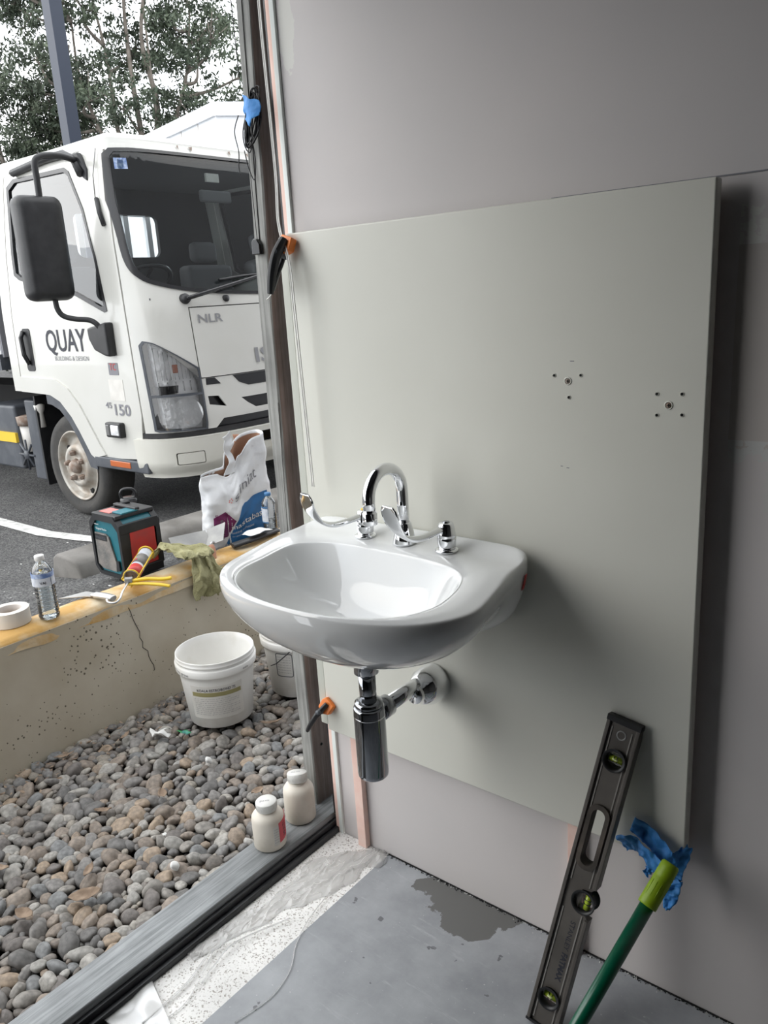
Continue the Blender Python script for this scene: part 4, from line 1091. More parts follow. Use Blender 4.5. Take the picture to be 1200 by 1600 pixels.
leaf(-.60, -.33, .050, .018, .7, .020, label='short curled leaf left of the middle of the pebble bed')
leaf(-.36, -.30, .012, .012, .7, .028, m='tissue', label='tiny white petal on the pebbles beside the pale leaf', curl=.1)
# more small leaf litter at the foot of the wall
g = MB()
for i in range(260):
    x = -1.0 + abs(random.gauss(0, .07)); y = random.uniform(-.9, .6); L = random.uniform(.008, .026); a = random.random() * 6.28; w = L * .35; z = .004 + random.random() * .012
    d = Vector((cos(a), sin(a), random.uniform(-.3, .3))); s = Vector((-sin(a), cos(a), random.uniform(-.4, .4)))
    c = Vector((x, y, z)); g.add([c - d * L / 2, c + s * w / 2, c + d * L / 2, c - s * w / 2], [(0, 1, 2, 3)])
tag(g.build('leaf_litter', M['dryleaf']), 'brown leaf litter scattered along the foot of the concrete wall', 'leaf litter', kind='stuff')
g = crumple([(-.05, .0), (-.03, .018), (-.022, .045), (-.012, .05), (-.010, .012), (.02, .010), (.045, .018), (.05, .004), (.01, -.014), (-.03, -.012)], lambda u, v: Vector((-.80 + u * .9, .0 + v * 1.1, .026 + .01 * sin(u * 60))), .008, 50, 3, .006)
tag(g.build('tissue_scrap', M['tissue'], solid=.0008), 'crumpled white tissue scrap on the pebbles by the concrete wall', 'tissue')
g = crumple([(-.025, -.01), (.0, .012), (.028, .012), (.03, -.008), (.0, -.012)], lambda u, v: Vector((-.745 + u * .9, .055 + v, .024)), .005, 60, 8, .005)
tag(g.build('green_wrapper', M['wrapper'], solid=.0006), 'small shiny green wrapper beside the white tissue scrap on the pebbles', 'wrapper')
for (x, y, s_, lab) in ((-.545, -.005, .014, 'bright white pebble sitting alone in the middle of the grey pebbles'), (-.245, -.355, .014, 'white stone chip among the pebbles beside the timber plate')):
    o = D.objects.new('white_pebble', PM[3].copy()); COL.objects.link(o); o.data.materials[0] = M['tissue']; o.location = (x, y, .022); o.scale = (s_, s_, s_); o.rotation_euler = (.6, .7, x * 20)
    tag(o, lab, 'pebble')

# ================================================================== buckets
def bucket(cx, cy, z, name, label, rb, rt, h, rot):
    r = empty(name, (cx, cy, z), label, 'bucket')
    k = lambda t: lerp(rb, rt, t)
    t_ = .0028
    prof = [(rb - .006, 0), (rb, .004), (k(.70), h * .70), (k(.78), h * .775), (k(.78) + .008, h * .785), (k(.8) + .008, h * .80), (k(.9) + .0075, h * .885), (k(.9) + .004, h * .895), (k(.9), h * .90), (k(.94) - .001, h * .925), (k(.94) + .003, h * .93), (k(.94) + .003, h * .945), (k(.95), h * .95), (k(1), h * .985), (k(1), h), (k(1) - t_, h), (k(.9) - t_, h * .9), (rb - t_, .006), (.0001, .006)]
    MB().lathe(prof, 72, (cx, cy, z), caps=True).build('body', M['bucket'], r)
    return r, k
def cyl(cx, cy, z0, rf, a0):
    # u: arc length, v: height, d: out.  a0 angle of u = 0, increasing u goes counter-clockwise seen from above
    def fn(u, v, d):
        R_ = rf(v) + d; a = a0 + u / rf(v); return Vector((cx + R_ * cos(a), cy + R_ * sin(a), z0 + v))
    return fn
bx, by, bz, rb, rt, bh = -.738, .212, .018, .104, .128, .240
r, kf = bucket(bx, by, bz, 'white_bucket', 'open white plastic bucket with an olive banded label standing on the pebbles', rb, rt, bh, 0)
fn = cyl(bx, by, bz, lambda v: lerp(rb, rt, v / bh), atan2(-1.274 - by, 1.256 - bx) - .10)
lw, lo_, hi = .088, .040, .160
o = patch('label_panel', fn, [(-lw, lo_), (lw, lo_), (lw, hi), (-lw, hi)], (), M['label'], r, off=.0008, thick=.0008, step=(.008, .06))
o['label'] = 'rectangular printed paper label'
patch('label_band', fn, [(-lw + .006, .122), (lw - .006, .122), (lw - .006, .137), (-lw + .006, .137)], (), M['gold'], o, off=.0013, thick=.0004, step=(.008, .06))
text('KOALA ESTROBOND 75', .0135, lambda u, v, d: fn(u - .063, v + .1405, d + .0010), M['ink'], 'lettering', o, width=.126, bold=.01)
for i in range(9):
    zz = .112 - i * .0072; L_ = .075
    text('ab cd efghi jk lmnop qrst uv wxyz abcd efgh'[i: i + 34].replace('x', 'o'), .0045, lambda u, v, d: fn(u - .078, v + zz, d + .0008), M['inkgrey'], 'fine_print', o, width=.150 if i % 3 else .12, res=1)
text('grout', .013, lambda u, v, d: fn(u - .112, v + .197 - u * .1, d + .0085), M['ink'], 'handwriting', r, width=.030)
text('mix', .011, lambda u, v, d: fn(u + .094, v + .196, d + .0085), M['ink'], 'handwriting', r, width=.022)
text('Moons', .012, lambda u, v, d: fn(u - .150, v + .202 - u * .2, d + .0085), M['ink'], 'handwriting', r, width=.03)
# second bucket
bx, by, bz, rb, rt, bh = -.665, .515, .010, .104, .124, .235
r, kf = bucket(bx, by, bz, 'white_bucket', 'white plastic bucket with wire handle partly hidden behind the basin and post', rb, rt, bh, 0)
fn = cyl(bx, by, bz, lambda v: lerp(rb, rt, v / bh), atan2(-1.274 - by, 1.256 - bx))
patch('label_frame', fn, rrect(-.085, -.022, .085, .175, .008), [rrect(-.083, -.024, .087, .173, .0065)], M['navy'], r, off=.001, thick=.001, step=(.008, .06))
for i in range(7): text('mno prst uvwe rtyu iop', .006, lambda u, v, d: fn(u - .079, v + .160 - i * .010, d + .0006), M['inkgrey'], 'fine_print', r, width=.05, res=1)
g = MB()
for i, w in enumerate((1, 2, 1, 1, 3, 1, 2, 1, 1, 2)):
    u0 = -.014 + i * .0024
    g.add([fn(u0, .135, .0012), fn(u0 + w * .0006, .135, .0012), fn(u0 + w * .0006, .165, .0012), fn(u0, .165, .0012)], [(0, 1, 2, 3)])
g.build('barcode', M['ink'], r)
patch('u_mark', fn, [(-.004, .085), (-.004, .050), (.002, .040), (.022, .040), (.028, .050), (.028, .085), (.024, .085), (.024, .051), (.020, .044), (.004, .044), (0, .051), (0, .085)], (), M['ink'], r, off=.001, thick=.0008, step=(.008, .06))
for i in range(4): text('ooo', .006, lambda u, v, d: fn(u + .004, v + .052 + i * .007, d + .0006), M['inkgrey'], 'fine_print', r, width=.016, res=1)
text('SEALER', .009, lambda u, v, d: fn(u - .004, v + .024, d + .0006), M['inkgrey'], 'fine_print', r, width=.036)
patch('round_mark', fn, [(.055 + .008 * cos(a), .145 + .008 * sin(a)) for a in [2 * pi * i / 20 for i in range(20)]], [[(.055 + .0065 * cos(a), .145 + .0065 * sin(a)) for a in [2 * pi * i / 20 for i in range(20)]]], M['navy'], r, off=.001, thick=.0008, step=(.02, .06))
MB().tube([fn(-.022, .193, .010), fn(-.05, .165, .012), fn(-.075, .140, .012), fn(-.10, .125, .012)], .0018, 6).build('wire_handle', M['black'], r)
MB().tube([fn(-.022, .193, .0), fn(-.022, .193, .013)], .005, 10).build('handle_lug', M['bucket'], r)

# ================================================================== glue bottles on the plate
def glue_bottle(cx, cy, z, R_, h, label, lean_, lab):
    r = empty('glue_bottle', (cx, cy, z), label, 'bottle', rot=(0, 0, 0))
    k = h
    prof = [(.0001, .002), (R_ * .86, 0), (R_, .006), (R_ * 1.0, k * .60), (R_ * .97, k * .66), (R_ * .84, k * .72), (R_ * .62, k * .765), (R_ * .52, k * .78), (R_ * .52, k * .80), (.0001, k * .80)]
    MB().lathe(prof, 44, (cx, cy, z)).build('body', M['glue'], r)
    tilt = Matrix.Translation((cx, cy, z + k * .79)) @ Euler(lean_).to_matrix().to_4x4()
    g = MB().lathe([(R_ * .60, .0), (R_ * .64, .003), (R_ * .64, k * .16), (R_ * .60, k * .175), (.0001, k * .178)], 40, m=tilt); g.build('cap', M['white'], r)
    g = MB()
    for i in range(40):
        a = 2 * pi * i / 40; g.tube([tilt @ Vector((R_ * .643 * cos(a), R_ * .643 * sin(a), .005)), tilt @ Vector((R_ * .643 * cos(a), R_ * .643 * sin(a), k * .155))], .0007, 4)
    g.build('cap_ribs', M['white'], r)
    if lab:
        fn = cyl(cx, cy, z, lambda v: R_, atan2(-1.274 - cy, 1.256 - cx) + .62)
        o = patch('red_label', fn, [(.0, .022), (.050, .030), (.050, .084), (.0, .076)], (), M['labelred'], r, off=.0006, thick=.0006, step=(.006, .03))
        o['label'] = 'red printed label'
        patch('white_label', fn, [(-.016, .018), (-.001, .02), (-.001, .072), (-.016, .070)], (), M['label'], r, off=.0006, thick=.0006, step=(.006, .03))
        text('MULTI', .020, lambda u, v, d: fn(.018 - v * .9 + .006, .034 + u, d + .0008), M['ink'], 'lettering', o, width=.036)
        text('PURPOSE', .012, lambda u, v, d: fn(.040 - v * .7, .036 + u, d + .0008), M['tissue'], 'lettering', o, width=.036)
        for i in range(6): text('aeo nrts lmc', .005, lambda u, v, d: fn(u - .0145, .062 - i * .007 + v, d + .0008), M['inkgrey'], 'fine_print', r, width=.012, res=1)
    o = text('glue mix', .011, lambda u, v, d: tilt @ Vector((u * .7071 - v * .7071 - .008, u * .7071 + v * .7071 - .014, k * .179 + .0004)), M['inkgrey'], 'handwriting', r, width=.024)
    return r
glue_bottle(-.084, -.180, .045, .0405, .128, 'chalky white glue bottle with red label standing on the timber plate', (0, 0, 0), True)
glue_bottle(-.094, -.062, .045, .040, .136, 'dirty white glue bottle with tilted cap behind the red labelled one', (-.20, -.18, 0), False)

# ================================================================== things on the low wall
CT = .407
def tape_roll():
    c = (-1.185, -.222, CT + .002); r = empty('masking_tape_roll', c, 'roll of white masking tape lying flat on the ochre coping at the left edge', 'tape roll')
    MB().lathe([(.038, 0), (.060, 0), (.060, .048), (.038, .048), (.038, 0)], 56, c, caps=False).build('tape', M['masking'], r, bevel=.0012)
    MB().lathe([(.0355, .0005), (.038, .0005), (.038, .0475), (.0355, .0475), (.0355, .0005)], 48, c, caps=False).build('core', M['cardboard'], r)
tape_roll()
def water_bottle(cx, cy, z, h, R_, label, capm, kind, ribs):
    r = empty('water_bottle', (cx, cy, z), label, 'bottle')
    P = [(.0001, .003), (R_ * .72, 0), (R_ * .95, .004), (R_ * .97, .010)]
    if ribs:
        for i in range(24):
            t = i / 23; zz = .014 + t * h * .45; P.append((R_ * (.955 + .035 * cos(i * pi / 1.5)), zz))
    P += [(R_ * .99, h * .56), (R_, h * .60), (R_, h * .70), (R_ * .95, h * .76), (R_ * .72, h * .83), (R_ * .45, h * .885), (R_ * .40, h * .90), (R_ * .40, h * .93), (.0001, h * .93)]
    MB().lathe(P, 40, (cx, cy, z)).build('body', M['clear'], r)
    W_ = [(.0001, .004), (R_ * .9, .005)] + [(p[0] * .96, p[1]) for p in P[3:-7]] ; zl = h * (.74 if kind else .3)
    W_ = [(a, b) for a, b in W_ if b < zl] + [(R_ * .93, zl), (.0001, zl)]
    MB().lathe(W_, 32, (cx, cy, z)).build('water', M['water'], r)
    MB().lathe([(.0001, h * .925), (R_ * .43, h * .925), (R_ * .46, h * .93), (R_ * .46, h * .99), (R_ * .42, h), (.0001, h)], 28, (cx, cy, z)).build('cap', capm, r)
    return r
c = (-1.118, -.128, CT)
r = water_bottle(*c, .212, .033, 'clear plastic water bottle with white cap standing on the coping beside the tape roll', M['white'], 1, True)
fn = cyl(c[0], c[1], c[2], lambda v: .033, atan2(-1.274 - c[1], 1.256 - c[0]))
patch('blue_label', fn, [(-.095, .143), (.095, .143), (.095, .158), (-.095, .158)], (), M['labelblue'], r, off=.0012, thick=.0008, step=(.006, .06))
patch('white_label', fn, [(-.095, .116), (.095, .116), (.095, .1425), (-.095, .1425)], (), M['labelwhite'], r, off=.0012, thick=.0008, step=(.006, .06))
text('VAI', .012, lambda u, v, d: fn(u - .012, v + .124, d + .0014), M['ink'], 'lettering', r, width=.018, bold=.02)
patch('label_line', fn, [(.022, .118), (.0235, .118), (.0235, .141), (.022, .141)], (), M['navy'], r, off=.0016, thick=.0006, step=(.006, .06))
c = (-1.178, .905, CT)
r = water_bottle(*c, .170, .030, 'small clear water bottle with blue cap standing in front of the plaster bag', M['capblue'], 0, False)
fn = cyl(c[0], c[1], c[2], lambda v: .030, atan2(-1.274 - c[1], 1.256 - c[0]))
patch('white_label', fn, [(-.045, .050), (-.006, .046), (-.006, .105), (-.045, .108)], (), M['labelwhite'], r, off=.0012, thick=.0008, step=(.006, .06))
for z0 in (.044, .109): patch('blue_stripe', fn, [(-.045, z0), (-.006, z0), (-.006, z0 + .005), (-.045, z0 + .005)], (), M['capblue'], r, off=.0014, thick=.0008, step=(.006, .06))
# scraper
def scraper():
    r = empty('putty_knife', (-1.15, .04, CT), 'wide steel putty knife lying on the coping beside the caulking gun', 'putty knife')
    g = MB(); poly = [(-1.225, -.045), (-1.205, .045), (-1.165, .060), (-1.135, .050), (-1.140, .034), (-1.168, .018)]
    g.prism(poly, lambda u, v, t: Vector((u, v + .01, CT + .006 + .0016 * t + (u + 1.14) * -.05)))
    g.build('blade', M['steel_light'], r)
    g = MB(); P = catmull([(-1.150, .046, CT + .012), (-1.12, .052, CT + .014), (-1.085, .060, CT + .014), (-1.055, .068, CT + .010)], 5)
    g.tube(P, [(.007, .010)] * 3 + [(.011, .015)] * (len(P) - 4) + [(.009, .012)], 14); g.build('handle', M['steel_light'], r)
scraper()
def gun():
    o0 = Vector((-1.112, .175, CT + .036)); d = Vector((-.62, .74, .10)).normalized()
    s = d.cross(Vector((0, 0, 1))).normalized(); u = s.cross(d)
    m = Matrix((s, d, u)).transposed().to_4x4(); m.translation = o0
    r = empty('caulking_gun', o0 - Vector((0, 0, .036)), 'yellow caulking gun with a red and white cartridge lying across the coping', 'caulking gun')
    T = lambda x, y, z: m @ Vector((x, y, z))
    MB().lathe([(.0255, .008), (.0255, .014), (.0245, .014), (.0245, .21), (.0001, .21)], 32, axis='Y', m=m, caps=False).build('cartridge', M['labelwhite'], r)['label'] = 'red and white printed cartridge'
    MB().lathe([(.0249, .022), (.0252, .022), (.0252, .075), (.0249, .075)], 32, axis='Y', m=m, caps=False).build('red_print', M['red'], r)
    MB().lathe([(.0249, .090), (.0252, .090), (.0252, .16), (.0249, .16)], 32, axis='Y', m=m, caps=False).build('grey_print', M['greymesh'], r)
    fnc = lambda a, v, d_: T((.0252 + d_) * sin(a), v, (.0252 + d_) * cos(a))
    text('D', .030, lambda x, y, d_: fnc(x / .025 - .9, .098 + y, d_ + .0005), M['red'], 'lettering', r, width=.022, bold=.03)
    MB().lathe([(.0001, .20), (.0135, .20), (.013, .204), (.0001, .205)], 20, axis='Y', m=m).build('plunger', M['kraft'], r)
    MB().lathe([(.0001, .02), (.0235, .02), (.0235, .022), (.0001, .022)], 28, axis='Y', m=m).build('piston', M['rust'], r)
    g = MB()
    for a in (-1.4, 1.4, 3.14):
        g.tube([T(.0275 * sin(a), -.01, .0275 * cos(a)), T(.0275 * sin(a), .215, .0275 * cos(a))], .0028, 8)
    P = [T(.0275 * sin(a), .215, .0275 * cos(a)) for a in [2 * pi * i / 20 for i in range(20)]]; g.tube(P, .003, 8, closed=True)
    P = [T(.028 * sin(a), .012, .028 * cos(a)) for a in [2 * pi * i / 20 for i in range(20)]]; g.tube(P, .0025, 8, closed=True)
    g.tube([T(-.027, .0, .0), T(-.012, -.018, 0), T(.012, -.018, 0), T(.027, 0, 0)], .004, 8)
    g.build('frame', M['yellow'], r)
    # rod with hook
    P = catmull([T(0, .02, 0), T(0, -.03, 0), T(.0, -.10, .0), T(.0, -.135, -.008), T(-.012, -.152, -.014), T(-.035, -.150, -.012), T(-.045, -.135, -.008)], 6)
    MB().tube(P, .0035, 10).build('rod', M['steel_light'], r)
    # handle and trigger
    w0 = T(0, -.02, -.002)
    g = MB(); P = catmull([w0, w0 + Vector((.035, .045, .002)), w0 + Vector((.072, .082, -.004)), w0 + Vector((.095, .108, -.003))], 5); g.tube(P, [(.006, .009)] * len(P), 10); g.build('handle', M['yellow'], r)
    g = MB(); P = catmull([w0 + Vector((.004, -.008, -.006)), w0 + Vector((.05, .03, -.008)), w0 + Vector((.095, .062, -.014)), w0 + Vector((.120, .080, -.020))], 5); g.tube(P, [(.005, .008)] * len(P), 10); g.build('trigger', M['yellow'], r)
    MB().box(-.013, .013, -.03, -.012, -.013, .013, m=m).build('catch', M['steel'], r, bevel=.002)
gun()
# rag
def rag():
    g = MB()
    def f(u, v):
        # u along, v across: a sheet bunched on the coping and hanging down the inner face
        L_ = u
        x = lerp(-1.27, -1.035, smoothstep(0, .75, u)); z = CT + .030 + .055 * sin(pi * min(1, u / .68)) * (1 - .3 * v)
        y = lerp(.34, .49, v) + .03 * u
        if u > .60:
            t = (u - .60) / .40; x = lerp(-1.075, -1.035, min(1, t * 2)); z = lerp(CT + .060, CT - .105, t ** 1.05)
            y = lerp(.40, .50, v) + .01 * t - .02 * t * (1 - v)
        wv = noise.noise_vector(Vector((u * 5, v * 3.5, 2))) * .038 + noise.noise_vector(Vector((u * 13, v * 10, 7))) * .020
        fold = .010 * sin(v * 15 + u * 5)
        narrow = 1 - .45 * exp_(-(u - .12) ** 2 / .02)
        y = .43 + (y - .43) * narrow
        return Vector((x + wv.x * .5 + fold * .6, y + wv.y * .6, z + wv.z * .55 + fold * .5))
    g.grid(90, 60, f)
    o = g.build('rag', M['cloth'], solid=.003)
    tag(o, 'crumpled olive green rag draped over the ochre coping', 'rag')
def exp_(x): return math.exp(x)
rag()
# plasterer's hawk and trowel
def trowel(c, ax, ay, lx, ly, label, name, hm, hpts):
    r = empty(name, c, label, 'trowel')
    ax = Vector(ax).normalized(); ay = Vector(ay); ay = (ay - ax * ay.dot(ax)).normalized(); nz = ax.cross(ay)
    m = Matrix((ax, ay, nz)).transposed().to_4x4(); m.translation = Vector(c)
    MB().box(-lx, lx, -ly, ly, -.0008, .0008, m=m).build('blade', M['steel'], r)
    MB().tube([m @ Vector(p) for p in hpts[:3]], .005, 10).build('tang', M['steel_light'], r)
    P = catmull([m @ Vector(p) for p in hpts[2:]], 5); MB().tube(P, [(.010 + .004 * sin(pi * i / (len(P) - 1)),) * 2 for i in range(len(P))], 14).build('handle', M[hm], r)
trowel((-1.19, .62, CT + .062), (.55, -.62, -.45), (.40, .78, .55), .050, .042, 'square steel gauging trowel with wooden handle propped on the coping beside the bag', 'gauging_trowel', 'handlewood', [(.045, 0, .004), (.060, 0, .018), (.072, 0, .016), (.095, 0, .004), (.125, 0, -.012)])
trowel((-1.225, .53, CT + .040), (.30, .9, .0), (-.75, .1, .60), .075, .055, 'flat grey steel finishing trowel leaning behind the olive rag', 'finishing_trowel', 'black', [(0, 0, -.004), (0, -.01, -.012), (0, -.02, -.018), (.02, -.03, -.018), (.04, -.04, -.018)])
# dark strap / tool on the coping by the bag foot
g = MB(); P = catmull([(-1.14, .66, CT + .012), (-1.12, .72, CT + .018), (-1.13, .80, CT + .015), (-1.14, .90, CT + .012)], 6); g.tube(P, [(.010, .024)] * len(P), 10)
tag(g.build('black_pouch', M['black']), 'dark flat tool pouch lying on the coping behind the basin rim', 'pouch')
g = crumple([(-.03, -.05), (.03, -.05), (.03, .06), (-.03, .06)], lambda u, v: Vector((-1.13 + u, .78 + v, CT + .040)), .006, 30, 4, .01)
tag(g.build('paper_scrap', M['tissue'], solid=.001), 'crumpled white paper scrap on the dark tool pouch', 'paper')

# ================================================================== site radio
def radio():
    x0, x1, y0, y1 = -1.515, -1.315, .285, .455; z0, h = .362, .245
    cx, cy = (x0 + x1) / 2, (y0 + y1) / 2
    r = empty('site_radio', (cx, cy, z0), 'teal and black job site radio with a red end standing on the asphalt', 'radio')
    def fy(u, v, t): return Vector((u, lerp(y0, y1, t), v))
    def oct_(a0, a1, b0, b1, c): return [(a0 + c, b0), (a1 - c, b0), (a1, b0 + c), (a1, b1 - c * 1.3), (a1 - c * 1.3, b1), (a0 + c * 1.3, b1), (a0, b1 - c * 1.3), (a0, b0 + c)]
    g = MB(); g.prism(oct_(x0 + .006, x1 - .006, z0 + .003, z0 + h - .004, .026), lambda u, v, t: Vector((u, lerp(y0 + .006, y1 - .006, t), v)))
    g.build('body', M['teal'], r, bevel=.006)
    # black bumper frame: ring on front face and on rear
    for ya, yb in ((y0 - .004, y0 + .022), (y1 - .022, y1 + .004)):
        o_ = oct_(x0, x1, z0, z0 + h, .030); i_ = oct_(x0 + .014, x1 - .014, z0 + .014, z0 + h - .026, .024)
        p_ = patch('bumper', lambda u, v, d, ya=ya, yb=yb: Vector((u, ya if d >= 0 else yb, v)), o_, [i_], M['black'], r, off=0.0, thick=1.0, step=(1, 1), smooth=False)
    g = MB()
    for (a, b) in ((x0 + .001, z0 + .03), (x1 - .013, z0 + .03)):
        pass
    B(x0 + .02, x1 - .02, y0 + .0, y1, z0 + h - .014, z0 + h + .002).build('top_guard', M['black'], r, bevel=.004)
    B(x1 - .012, x1 + .001, y0, y1, z0 + h - .07, z0 + h - .03).build('side_guard', M['black'], r, bevel=.004)
    B(x1 - .012, x1 + .001, y0, y1, z0 + .0, z0 + .035).build('side_guard', M['black'], r, bevel=.004)
    # red tape on the top
    B(x0 + .045, x0 + .115, y0 + .02, y0 + .07, z0 + h + .0015, z0 + h + .004).build('red_tape', M['salmon'], r)
    MB().box(x0 + .03, x1 - .02, y0 + .09, y0 + .11, z0 + h + .004, z0 + h + .016).box(x0 + .03, x0 + .045, y0 + .09, y1 - .01, z0 + h, z0 + h + .012).build('carry_handle', M['black'], r, bevel=.004)
    B(x1 - .085, x1 - .02, y0 + .03, y0 + .10, z0 + h + .001, z0 + h + .008).build('display', M['teal'], r, bevel=.002)
    # speaker mesh on the front
    fn = lambda u, v, d: Vector((u, y0 + .003 - d, v))
    patch('speaker_grille', fn, [(x0 + .020, z0 + .040), (x0 + .05, z0 + .024), (x1 - .062, z0 + .024), (x1 - .056, z0 + .06), (x1 - .085, z0 + .158), (x1 - .105, z0 + .168), (x0 + .024, z0 + .168)], (), M['greymesh'], r, off=.004, thick=.006, step=(1, 1), smooth=False)
    patch('badge', fn, rrect(x0 + .026, x0 + .104, z0 + .140, z0 + .163, .003), (), M['black'], r, off=.0055, thick=.002, step=(1, 1), smooth=False)
    text('makita', .018, lambda u, v, d: fn(u + x0 + .031, v + z0 + .146, .0056 + d), M['greyplastic'], 'lettering', r, width=.066, bold=.03)
    text('Digital Radio', .012, lambda u, v, d: fn(u + x0 + .038, v + z0 + .182, d + .003), M['tissue'], 'lettering', r, width=.070)
    text('Bluetooth', .009, lambda u, v, d: fn(u + x0 + .030, v + z0 + .200, d + .003), M['tissue'], 'lettering', r, width=.030)
    patch('latch', fn, rrect(x1 - .052, x1 - .034, z0 + .03, z0 + .07, .004), (), M['black'], r, off=.007, thick=.006, step=(1, 1), smooth=False)
    # end: red panel
    fe = lambda u, v, d: Vector((x1 - .006 + d, u, v))
    patch('end_panel', fe, [(y0 + .034, z0 + .044), (y0 + .046, z0 + .034), (y1 - .020, z0 + .040), (y1 - .014, z0 + .17), (y1 - .03, z0 + .185), (y0 + .040, z0 + .178)], (), M['red'], r, off=.006, thick=.006, step=(1, 1), smooth=False)['label'] = 'red end panel'
    MB().box(x1 - .012, x1 - .002, y0, y1, z0 + .02, z0 + h - .04).build('end_plate', M['black'], r, bevel=.004)
radio()
# flask
fx, fy_, fz = -2.10, .835, asph(-2.10)
r = empty('drink_flask', (fx, fy_, fz), 'black insulated drink flask with handle lid standing behind the radio', 'flask')
MB().lathe([(.0001, 0), (.046, 0), (.050, .006), (.050, .160), (.047, .172), (.038, .180), (.0001, .180)], 40, (fx, fy_, fz)).build('body', M['black'], r)
MB().lathe([(.036, .176), (.0385, .178), (.0385, .190), (.036, .192)], 36, (fx, fy_, fz), caps=False).build('steel_collar', M['steel'], r)
MB().lathe([(.0001, .188), (.040, .188), (.041, .192), (.041, .220), (.036, .228), (.0001, .228)], 36, (fx, fy_, fz)).build('lid', M['blackgloss'], r)
e1 = Vector((.75, .66, 0)); cc = Vector((fx, fy_, fz))
MB().tube(catmull([cc - e1 * .034 + Vector((0, 0, .222)), cc - e1 * .036 + Vector((0, 0, .25)), cc - e1 * .02 + Vector((0, 0, .268)), cc + e1 * .02 + Vector((0, 0, .268)), cc + e1 * .036 + Vector((0, 0, .25)), cc + e1 * .034 + Vector((0, 0, .222))], 5), .0075, 10).build('lid_handle', M['blackgloss'], r)

